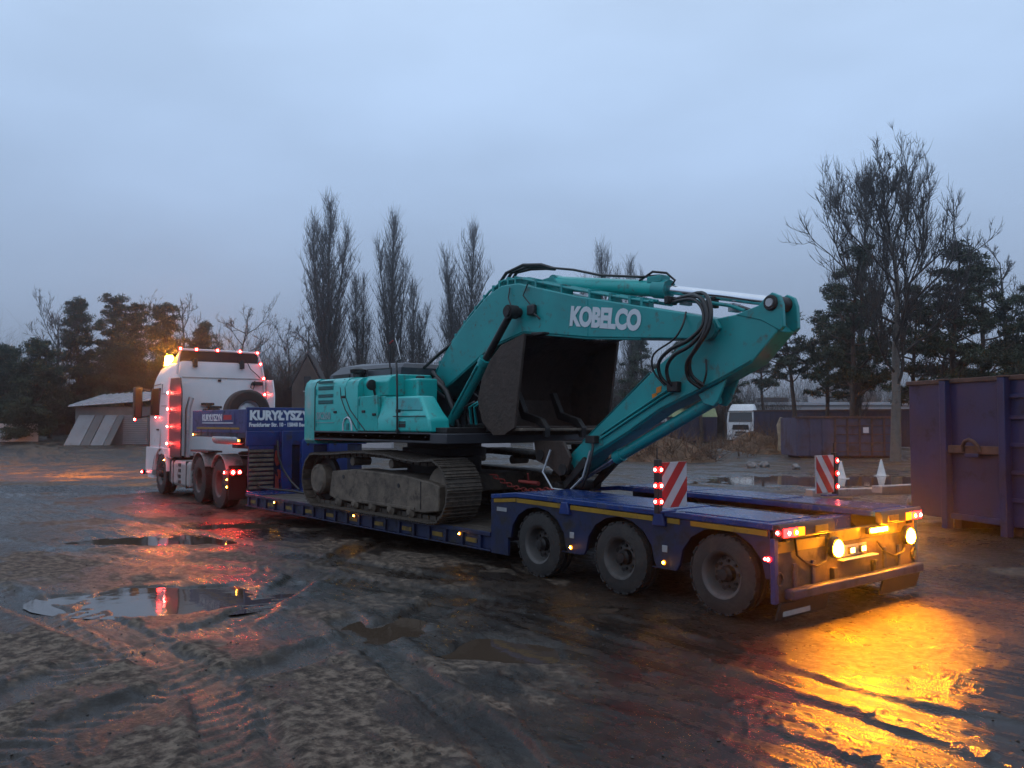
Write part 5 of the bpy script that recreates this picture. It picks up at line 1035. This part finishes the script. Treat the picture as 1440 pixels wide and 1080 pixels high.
# concrete blocks along the far edge
for i_, (l, d, w, lab) in enumerate(((-9.5, 60, 2.6, 'pale concrete block seen under the excavator body, left one'), (-6.3, 61, 1.0, 'short pale concrete block seen beneath the excavator platform'), (-1.9, 58, 3.6, 'long pale concrete block seen between track and bucket'), (2.2, 57, 1.6, 'pale concrete block seen right of the bucket linkage'))):
    c = at(l, d); b = MB(); R_ = Matrix.Rotation(math.atan2(RGT.y, RGT.x) + rad(4 * i_ - 6), 3, 'Z'); b.obox((c.x, c.y, .32 + gb_at(c.x, c.y)), (w, .6, .72), R_); tag(b.build('concrete_block', 'plaster', bevel=.04), lab, 'concrete block', 'concrete blocks along the yard edge')
# rubble and junk on the right
rr_ = random.Random(5)
for i_, (l, d, s, lab) in enumerate(((9.9, 36, .22, 'pale rubble lump beyond the trailer deck, left of the pair'), (10.6, 36.5, .20, 'pale rubble lump beyond the trailer deck, right of the pair'), (11.4, 35, .18, 'small pale rubble lump left of far warning board'), (9.0, 19.5, .20, 'small stone on the mud between trailer and cones'))):
    c = at(l, d); b = bmesh.new(); bmesh.ops.create_icosphere(b, subdivisions=2, radius=s)
    for v in b.verts: v.co *= 1 + rr_.uniform(-.22, .22); v.co.z *= .75
    me = bpy.data.meshes.new('rubble_lump'); b.to_mesh(me); b.free(); me.materials.append(M['stone']); o = bpy.data.objects.new('rubble_lump', me); COL.objects.link(o); o.location = (c.x, c.y, s * .45); tag(o, lab, 'rubble', 'rubble lumps')
# aluminium beams lying behind the trailer tail
for i_, (a, b, lab) in enumerate((((7.2, 17.2), (9.9, 18.6), 'long pale metal beam lying on blocks behind the trailer deck'), ((6.0, 17.6), (8.4, 18.3), 'shorter grey metal beam lying beside the long pale one'))):
    A_, B_ = at(*a), at(*b); q = MB(); d = (B_ - A_); R_ = Matrix.Rotation(math.atan2(d.y, d.x), 3, 'Z'); q.obox(((A_ + B_) / 2 + Vector((0, 0, .55 - .1 * i_))), (d.length, .25, .14), R_)
    tag(q.build('metal_beam', 'alu', bevel=.01), lab, 'beam', 'beams on blocks')
for i_, (l, d) in enumerate(((6.6, 17.6), (9.4, 18.4))):
    c = at(l, d); q = MB(); q.obox((c.x, c.y, .18), (.5, .5, .40), Matrix.Rotation(.5, 3, 'Z')); tag(q.build('timber_block', 'plank', bevel=.02), ('dark timber block under the left end of the beams', 'dark timber block under the right end of the beams')[i_], 'block', 'blocks under the beams')
# shed on the left
SH = rot_thing('yard_shed', -29.3, 58, None, rad(-4), 'low sheet-metal shed with pale sloping roof and leaning panels left of truck', 'shed')
MB().box(0, 5.0, .2, 4.0, 0, 2.55).build('wall', 'shedwall', SH, bevel=.02)
def shed_roof(xa, xb, dz, y0=-.25, y1=4.2): return MB().loft([[(xa, y0, 2.36 + .07 * xa + dz), (xb, y0, 2.36 + .07 * xb + dz), (xb, y1, 3.25 + .07 * xb + dz), (xa, y1, 3.25 + .07 * xa + dz)], [(xa, y0, 2.42 + .07 * xa + dz), (xb, y0, 2.42 + .07 * xb + dz), (xb, y1, 3.31 + .07 * xb + dz), (xa, y1, 3.31 + .07 * xa + dz)]])
shed_roof(-.25, 5.25, .19).build('roof', 'sheetroof', SH, bevel=.01)
for k in range(12): shed_roof(-.2 + k * .45, -.12 + k * .45, .254).build('roof_ridge', 'sheetroof', SH)
for k, (xa, w, m_) in enumerate(((.05, 1.1, 'sheet'), (1.2, .6, 'shedwall'), (1.86, .85, 'sheet'), (2.75, .45, 'shedwall'))):
    MB().add([(xa - .15, -.9, 0), (xa + w - .15, -.9, 0), (xa + w + .25, .18, 2.0), (xa + .25, .18, 2.0), (xa - .15, -.85, 0), (xa + w - .15, -.85, 0), (xa + w + .25, .24, 2.0), (xa + .25, .24, 2.0)], [(0, 1, 2, 3), (7, 6, 5, 4), (0, 4, 5, 1), (1, 5, 6, 2), (2, 6, 7, 3), (3, 7, 4, 0)]).build('leaning_panel', m_, SH)
for k in range(14): MB().box(3.35, 5.0, .155, .198, .06 + k * .14, .16 + k * .14).build('cladding_board', 'sheet', SH, bevel=.01)
# pale wall at the left edge
WL = rot_thing('boundary_wall', -44.2, 62, None, rad(2), 'pale boundary wall of concrete panels at the left edge', 'wall')
for k in range(5): MB().box(k * 2.05, k * 2.05 + 1.98, 0, .12, 0, 1.32).build('wall_panel', 'plaster', WL, bevel=.02); MB().box(k * 2.05 - .06, k * 2.05 + .0, -.06, .16, 0, 1.4).build('wall_post', 'plaster', WL)
# gabled old house behind the cab
HO = rot_thing('old_gabled_house', -18.8, 74, None, rad(8), 'brown old house gable with narrow window between truck and excavator', 'house')
MB().prism([(0, 0), (2.6, 0), (2.6, 4.4), (1.3, 7.0), (0, 4.4)], 0, 7).build('wall', 'brick', HO)
MB().prism([(-.25, 4.1), (1.3, 7.2), (2.85, 4.1), (2.85, 4.3), (1.3, 7.42), (-.25, 4.3)], .12, 7.2).build('roof', 'roofd', HO)
w_ = MB().box(1.02, 1.58, -.05, -.001, 4.0, 5.2).build('window', 'glass', HO); MB().box(.95, 1.65, -.10, -.002, 3.88, 3.98).build('window_sill', 'plaster', HO)
MB().box(1.0, 1.6, -.04, -.001, 1.2, 2.5).build('window', 'glass', HO)
# long low white building
LB = rot_thing('low_white_building', 27, 104, None, rad(-3), 'long low pale flat-roofed building behind the pines', 'building')
MB().box(0, 24, 0, 9, 0, 3.6).build('wall', 'plaster', LB); MB().box(-.3, 24.3, -.3, 9.3, 3.601, 3.95).build('roof_edge', 'sheetroof', LB, bevel=.03)
for k in range(6): MB().box(1.5 + k * 3.7, 3.6 + k * 3.7, -.04, -.001, 1.4, 2.6).build('window', 'glass', LB)
MB().box(3.4, 6.6, 2, 5, 3.951, 4.6).build('roof_plant', 'roofd', LB, bevel=.05); MB().box(9.5, 11, 2, 4, 3.951, 5.0).build('roof_vent', 'plaster', LB, bevel=.05)
# ------------------------------------------------------------------ trees
def segs_mesh(name, segs, m, ns=3):
    """segs: array (n, 8) of p0 p1 r0 r1 -> thin prisms"""
    s = np.asarray(segs, float); p0, p1, r0, r1 = s[:, 0:3], s[:, 3:6], s[:, 6], s[:, 7]
    d = p1 - p0; d /= np.maximum(np.linalg.norm(d, axis=1, keepdims=True), 1e-6)
    ref = np.where(np.abs(d[:, 2:3]) < .9, np.array([[0, 0, 1.]]), np.array([[1., 0, 0]])); u = np.cross(d, ref); u /= np.linalg.norm(u, axis=1, keepdims=True); w = np.cross(d, u)
    ring = []
    for P, r in ((p0, r0), (p1, r1)):
        for k in range(ns):
            a = 2 * math.pi * k / ns; ring.append(P + (u * math.cos(a) + w * math.sin(a)) * r[:, None])
    V = np.stack(ring, 1).reshape(-1, 3); base = np.arange(len(s))[:, None] * 2 * ns
    Q = np.concatenate([base + np.array([[k, (k + 1) % ns, ns + (k + 1) % ns, ns + k]]) for k in range(ns)])
    me = np_mesh(name, V, Q, None, True); me.materials.append(M[m]); return me
def leaf_mesh(name, cen, rad_, per, size, m, rg, flat=.6, asp=.28):
    """many small blades scattered round clump centres"""
    cen = np.asarray(cen, float); rad_ = np.asarray(rad_, float); n_ = len(cen) * per
    C_ = np.repeat(cen, per, 0); R_ = np.repeat(rad_, per)
    d = rg.normal(size=(n_, 3)); d /= np.linalg.norm(d, axis=1, keepdims=True); d *= (rg.random((n_, 1)) ** .45) * R_[:, None]; d[:, 2] *= flat
    P = C_ + d; a = rg.normal(size=(n_, 3)); a /= np.linalg.norm(a, axis=1, keepdims=True); b = np.cross(a, rg.normal(size=(n_, 3))); b /= np.linalg.norm(b, axis=1, keepdims=True)
    sz = size * rg.uniform(.6, 1.4, (n_, 1)); V = np.stack([P - b * sz * asp, P + b * sz * asp, P + a * sz], 1).reshape(-1, 3)
    me = np_mesh(name, V, None, np.arange(n_ * 3).reshape(-1, 3), False); me.materials.append(M[m]); return me
def nrm(v): return v / max(np.linalg.norm(v), 1e-9)
def grow(segs, p, d, L_, r, steps, wig, up, rg, taper=.35):
    """one wandering limb; returns its points"""
    P = [p]; st = L_ / steps
    for k in range(steps):
        d = nrm(d + rg.normal(size=3) * wig + np.array([0, 0, up])); q = p + d * st
        ra, rb = r * (1 - (1 - taper) * k / steps), r * (1 - (1 - taper) * (k + 1) / steps)
        segs.append((*p, *q, ra, rb)); p = q; P.append(q)
    return P
def put(name, parts, loc, label, group, cat='tree'):
    o = thing(name, loc, label, cat, group, local=True)
    for nm, me in parts: c = bpy.data.objects.new(nm, me); COL.objects.link(c); c.parent = o
    return o
def poplar(h, w, seed, tm=1.0):
    rg = np.random.default_rng(seed); tr = []; tw = []
    leaders = [(np.zeros(3), np.array([0, 0, 1.]), h * .97, .010 * h + .05, 1.)]
    for k in range(rg.integers(2, 5)):
        a = rg.uniform(0, 6.28); z = h * rg.uniform(.04, .22); e = rg.uniform(.10, .20); leaders.append((np.array([0, 0, z]), nrm(np.array([math.cos(a) * e, math.sin(a) * e, 1.])), h * rg.uniform(.5, .78), .006 * h + .03, .62))
    for p0_, d0, LL, r_0, sc in leaders:
        P = grow(tr, p0_, d0, LL, r_0, 14, .022, .06, rg, .08); nb = int(7.5 * LL * tm * (1 if sc == 1 else .6))
        for k in range(nb):
            f = .05 + .93 * rg.random() ** .9; i_ = min(int(f * 14), 13); p = P[i_] + (P[i_ + 1] - P[i_]) * (f * 14 - i_)
            a = rg.uniform(0, 2 * math.pi); prof = (1 - f) ** .65 * min(1, .35 + 2.0 * f)
            L_ = max(.7, (w * 2.7 * prof * sc) * rg.uniform(.5, 1.25) + .45); el = rad(rg.uniform(46, 70))
            B = grow(tr, p, np.array([math.cos(a) * math.cos(el), math.sin(a) * math.cos(el), math.sin(el)]), L_, .012 + .007 * L_, 4, .07, .15, rg, .35)
            for j in range(int(2 + 3.0 * L_)):
                q = B[1 + int(rg.random() * 4)]; a2 = rg.uniform(0, 2 * math.pi); el2 = rad(rg.uniform(45, 80))
                grow(tw, q + rg.normal(size=3) * .05, np.array([math.cos(a2) * math.cos(el2), math.sin(a2) * math.cos(el2), math.sin(el2)]), rg.uniform(.5, 1.6), .015, 2, .12, .16, rg, .5)
    return [('trunk', segs_mesh('trunk', tr, 'bark', 5)), ('crown', segs_mesh('crown', tw, 'bark', 3))]
def bare(h, spread, seed, m='bark', fork=.28, dens=1., upr=.10, tr_r=None, twig=.010, stem=None, lev3=True):
    rg = np.random.default_rng(seed); st_ = []; tr = []; tw = []; r0 = tr_r or .018 * h
    P = grow(st_, np.zeros(3), np.array([.02, 0, 1.]), h * .86, r0, 12, .05, .05, rg, .10)
    nb = int(17 * dens)
    def sub(p, d, L_, r, lev):
        B = grow(tr if lev < 2 else tw, p, d, L_, r, 5 if lev < 2 else 3, .13, upr, rg, .32)
        if lev >= 3: return
        for j in range(int((7, 6, 5)[lev] * dens * rg.uniform(.7, 1.3))):
            t_ = rg.uniform(.25, 1.0) * (len(B) - 1); i_ = min(int(t_), len(B) - 2); q = B[i_] + (B[i_ + 1] - B[i_]) * (t_ - i_)
            dd = nrm(nrm(B[i_ + 1] - B[i_]) + rg.normal(size=3) * .50 + np.array([0, 0, .22]))
            sub(q, dd, L_ * rg.uniform(.30, .58), max(twig, r * .42), lev + 1)
    for k in range(nb):
        f = fork + (1 - fork) * (k + rg.random()) / nb; i_ = min(int(f * 12), 11); p = P[i_] + (P[i_ + 1] - P[i_]) * (f * 12 - i_)
        a = k * 2.4 + rg.uniform(-.5, .5); el = rad(rg.uniform(25, 62)); L_ = spread * (1.15 - .75 * abs(f - .45)) * rg.uniform(.65, 1.1) * (1 if f < .85 else .6)
        sub(p, np.array([math.cos(a) * math.cos(el), math.sin(a) * math.cos(el), math.sin(el)]), L_, r0 * .34 * (1.15 - f * .6), 0)
    return [('trunk', segs_mesh('trunk', st_, stem or m, 7)), ('crown', segs_mesh('crown', tr + tw, m, 4))]
def pine(h, spread, seed, low=.35, dens=1., lean=0., leafs=.22, per=105, fat=1.):
    rg = np.random.default_rng(seed); tr = []; cc = []; cr = []
    P = grow(tr, np.zeros(3), nrm(np.array([lean, rg.uniform(-.05, .05), 1.])), h * .96, .015 * h + .05, 10, .05, .06, rg, .2)
    nb = int(30 * dens)
    for k in range(nb):
        f = low + (1 - low) * (k + rg.random()) / nb; i_ = min(int(f * 10), 9); p = P[i_] + (P[i_ + 1] - P[i_]) * (f * 10 - i_)
        a = k * 2.4 + rg.uniform(-.6, .6); el = rad(rg.uniform(-8, 35)); L_ = spread * (1.05 - .80 * ((f - low) / (1 - low)) ** 1.4) * rg.uniform(.55, 1.15)
        B = grow(tr, p, np.array([math.cos(a) * math.cos(el), math.sin(a) * math.cos(el), math.sin(el)]), L_, .03 + .012 * L_, 4, .14, .05, rg, .3)
        for j in range(1 + int(1.7 * L_)):
            t_ = rg.uniform(.35, 1.) * 4; i2 = min(int(t_), 3); q = B[i2] + (B[i2 + 1] - B[i2]) * (t_ - i2)
            cc.append(q + rg.normal(size=3) * np.array([.28, .28, .10]) + np.array([0, 0, .10])); cr.append(rg.uniform(.25, .62) * fat)
    for k in range(6): cc.append(P[-1] + rg.normal(size=3) * .3); cr.append(rg.uniform(.3, .5))
    return [('trunk', segs_mesh('trunk', tr, 'bark_pine', 5)), ('crown', leaf_mesh('crown', cc, cr, per, leafs, 'needle', rg, .5, .17))]
def bush(w, h, seed, n_=220, m='scrub'):
    rg = np.random.default_rng(seed); tw = []
    for k in range(n_):
        p = np.array([rg.uniform(-w, w), rg.uniform(-.8, .8), 0.]); a = rg.uniform(0, 6.28); el = rad(rg.uniform(50, 88))
        B = grow(tw, p, np.array([math.cos(a) * math.cos(el), math.sin(a) * math.cos(el), math.sin(el)]), h * rg.uniform(.5, 1.1) * (1 - .35 * abs(p[0]) / w), .022, 4, .12, .06, rg, .4)
        for j in range(5): grow(tw, B[1 + j % 4], nrm(rg.normal(size=3) * .6 + np.array([0, 0, .9])), h * rg.uniform(.15, .4), .012, 2, .15, .05, rg, .5)
    return tw
def gpos(l, d): p_ = at(l, d); p_.z = gb_at(p_.x, p_.y) - .05; return p_
POP = [(-19.0, 90, 24.8, 2.9, 'tallest bare poplar, left of the row behind the truck'), (-16.2, 93, 17.0, 1.6, 'shorter bare poplar just right of the tallest one'), (-12.3, 90, 23.6, 2.0, 'slim tall bare poplar, middle of the three behind the excavator'), (-10.0, 88, 15.9, 1.3, 'short bare poplar just right of the middle tall one'),
       (-5.4, 90, 22.6, 2.5, 'tall bare poplar just left of the raised boom'), (10.1, 95, 21.9, 2.0, 'bare poplar top showing above the boom lettering'), (13.3, 97, 20.2, 1.6, 'bare poplar top right of the one above the lettering'), (7.7, 99, 18.6, 1.2, 'thin poplar tip left of the pair above the boom'), (24.6, 62, 20.2, 1.9, 'upright bare poplar behind the big spreading tree')]
for i_, (l, d, h, w, lab) in enumerate(POP): put('poplar_tree', poplar(h, w, 100 + i_, 1.0), gpos(l, d), lab, 'bare poplars')
put('bare_tree', bare(15.8, 4.7, 11, 'bark', .24, 1.4, .20, .27, .011, 'bark_pale'), gpos(18.5, 42), 'big bare spreading tree with pale trunk left of tall container', 'bare trees')
BT = [(33.2, 58, 14.8, 3.6, 'bare tree crown at the right edge behind the pines'), (-36.2, 68, 10.6, 3.4, 'rounded bare tree at far left rising over conifers'), (-38.2, 90, 14.4, 3.4, 'faint bare tree behind the left conifers'), (-34.6, 92, 15.2, 3.2, 'bare tree just left of the truck beacon'),
      (-29.2, 92, 14.2, 4.0, 'broad bare tree behind the truck cab roof'), (-25.4, 95, 12.6, 3.2, 'bare tree right of the broad one behind the cab'), (-22.6, 98, 13.6, 3.0, 'bare tree at the foot of the tallest poplar'), (-1.6, 98, 12.2, 3., 'bare tree half hidden behind the boom'), (23.2, 47, 9.6, 2.6, 'small bare tree beside the pale trunk'), (-8.4, 97, 11.6, 2.6, 'low bare tree between middle poplar and boom')]
for i_, (l, d, h, sp_, lab) in enumerate(BT): put('bare_tree', bare(h, sp_, 200 + i_, 'bark', .22, .9, .10, None, .013), gpos(l, d), lab, 'bare trees')
PN = [(19.6, 60, 10.4, 2.6, .45, 'pine beside the arm end, with bare lower trunk'), (25.6, 88, 11.0, 2.4, .45, 'leaning pine seen under the raised arm'), (19.7, 50, 12.2, 2.6, .28, 'tall pine left of the pale bare trunk'), (21.4, 54, 11.2, 2.4, .3, 'pine behind the pale bare trunk'), (22.4, 44, 11.0, 2.8, .30, 'dark pine just above the tall container, left one'),
      (25.4, 47, 11.2, 3.1, .25, 'broad dark pine above the tall container'), (25.9, 43, 9.8, 2.6, .25, 'dark pine at the right edge above the container'), (23.6, 51, 9.9, 2.6, .28, 'low pine between the two dark ones'), (21.0, 58, 8.9, 2.2, .4, 'small pine behind the tall pine and arm'), (30.3, 50, 10.4, 2.8, .25, 'dark pine just beyond the right edge pine'), (28.0, 46, 10.6, 2.8, .25, 'pine behind the right edge of the container'),
      (12.9, 85, 10.5, 2.6, .3, 'pine behind the bucket, leftmost under the boom'), (14.9, 80, 9.6, 2.4, .3, 'pine seen between bucket and arm'), (17.2, 79, 9.8, 2.4, .35, 'pine seen through the elbow of the arm'), (20.6, 84, 8.6, 2.2, .4, 'slim pine below the arm, above the parked lorry')]
for i_, (l, d, h, sp_, low, lab) in enumerate(PN): put('pine_tree', pine(h, sp_, 300 + i_, low, 1.0, .16 if i_ == 1 else rg_ if False else .03), gpos(l, d), lab, 'pines on the right')
LC = [(-33.4, 72, 12.2, 2.5, 'tallest dark conifer on the left, above the shed'), (-35.2, 70, 11.2, 2.3, 'dark conifer left of the tallest one'), (-31.3, 74, 11.4, 2.5, 'dark conifer right of the tallest one'), (-28.4, 72, 10.9, 2.7, 'dark conifer lit orange beside the truck beacon'), (-38.3, 66, 7.0, 2.6, 'low dark conifer above the pale boundary wall'), (-34.6, 63, 7.4, 2.5, 'low dark conifer directly behind the shed, left'), (-29.6, 66, 7.8, 2.5, 'low dark conifer directly behind the shed, right'), (-42.6, 72, 6.9, 2.6, 'low dark conifer at the left edge'), (-26.6, 76, 9.7, 2.3, 'conifer hidden behind the truck cab')]
for i_, (l, d, h, sp_, lab) in enumerate(LC): put('conifer_tree', pine(h, sp_ * 1.05, 400 + i_, .05, 2.4, 0, .20, 170, 1.2), gpos(l, d), lab, 'conifers on the left')
# undergrowth and far wood that read as one mass
def mass(name, spots, m, label, cat, nd=46):
    segs = []
    for sd, (l, d, w, h) in enumerate(spots):
        b = np.array(bush(w, h, 700 + sd, int(nd * w), m)); p_ = gpos(l, d); c_, s_ = RGT.x, RGT.y; R2 = np.array([[c_, -s_, 0], [s_, c_, 0], [0, 0, 1]])
        for a in (0, 3): b[:, a:a + 3] = b[:, a:a + 3] @ R2.T + np.array(p_)
        segs.append(b)
    me = segs_mesh(name, np.concatenate(segs), m, 3); o = bpy.data.objects.new(name, me); COL.objects.link(o); tag(o, label, cat, kind='stuff')
mass('scrub_thicket', [(-44, 78, 5, 5), (-38, 76, 4, 6), (-31, 72, 4, 6), (-26, 82, 5, 8), (-22, 82, 4, 9), (-19.5, 86, 4, 8), (-15, 86, 4, 8.5), (-11, 86, 4, 8), (-7, 86, 4, 7.5), (-3, 88, 5, 7), (3, 90, 5, 7), (9, 90, 5, 8), (14, 88, 5, 8), (19, 90, 5, 6), (25, 92, 5, 5)], 'scrub', 'tangled leafless undergrowth below the trees', 'undergrowth', 95)
mass('far_wood', [(-70 + 9.5 * k, 135 + 6 * (k % 3), 6.5, 10 + 2.5 * ((k * 7) % 3)) for k in range(19)] + [(150 * math.sin(rad(b)), 150 * math.cos(rad(b)), 9, 9 + 2.5 * ((b // 5 * 7) % 3)) for b in list(range(-85, -28, 6)) + list(range(34, 86, 6))], 'scrub', 'distant leafless wood along the horizon', 'wood')
# heaps of dug earth and brushwood
def heap(name, l, d, rx, ry, h, m, lab, seed, twigs):
    c = at(l, d); K = thing(name, (c.x, c.y, 0), lab, 'heap'); n_ = 34; V = []; F = []
    for i_ in range(n_ + 1):
        for j in range(n_ + 1):
            u, v = -1 + 2 * i_ / n_, -1 + 2 * j / n_; rr2 = math.hypot(u, v); V.append((u * rx, v * ry, max(0, 1 - rr2) ** .75 * h))
    V = np.array(V); V[:, 2] += (fbm(V[:, 0] + seed, V[:, 1], .9, 5, seed) * .55) * np.clip(V[:, 2], 0, 1) * 1.2; V[:, 2] -= .06
    Q_ = np.array([(i_ * (n_ + 1) + j, (i_ + 1) * (n_ + 1) + j, (i_ + 1) * (n_ + 1) + j + 1, i_ * (n_ + 1) + j + 1) for i_ in range(n_) for j in range(n_)])
    me = np_mesh(name, V, Q_, None, False); me.materials.append(M[m]); o = bpy.data.objects.new('earth_mound', me); COL.objects.link(o); o.parent = K
    if twigs:
        rg = np.random.default_rng(seed); tw = []
        for k in range(twigs):
            a = rg.uniform(0, 6.28); r = rg.random() ** .5; p_ = np.array([math.cos(a) * r * rx, math.sin(a) * r * ry, max(0, 1 - r) ** .75 * h * .8])
            grow(tw, p_, nrm(rg.normal(size=3) + np.array([0, 0, .7])), rg.uniform(.5, 1.5), .018, 3, .25, .02, rg, .4)
        o = bpy.data.objects.new('brushwood', segs_mesh('brushwood', tw, 'brush', 3)); COL.objects.link(o); o.parent = K; o['kind'] = 'stuff'
heap('brush_heap', 7.2, 43, 3.2, 2.2, 1.35, 'brush', 'brown brushwood heap behind the near warning board', 7, 900)
heap('brush_heap', 15.3, 54, 3.2, 2.4, 1.25, 'brush', 'brown brushwood heap in front of the parked lorry', 8, 700)
heap('earth_heap', 11.3, 47, 2.4, 1.6, .5, 'clod', 'low dark earth heap between the two brush heaps', 9, 120)
heap('earth_heap', -36, 58, 5, 1.6, .35, 'clod', 'low dark earth bank in front of the pale boundary wall', 10, 300)
c = at(15.9, 51.5); q = MB().tube([(c.x, c.y, 0), (c.x + .05, c.y, .9), (c.x - .03, c.y + .02, 1.7), (c.x + .1, c.y, 2.15)], [.22, .17, .2, .1], 9); tag(q.build('tree_stump', 'timber', smooth=60), 'pale upright tree stump standing in the brush heap', 'stump')
# ------------------------------------------------------------------ damp evening air
hz = MB().box(-330, 330, -330, 330, -1.6, 42).build('haze', 'black'); hz.data.materials.clear()
hm = new_mat('damp_air'); t = hm.node_tree; o = t.nodes.new('ShaderNodeOutputMaterial'); v = t.nodes.new('ShaderNodeVolumePrincipled'); v.inputs['Color'].default_value = (.86, .90, .96, 1); v.inputs['Density'].default_value = .0015; v.inputs['Anisotropy'].default_value = .9
t.links.new(v.outputs[0], o.inputs['Volume']); hz.data.materials.append(hm); tag(hz, kind='stuff')
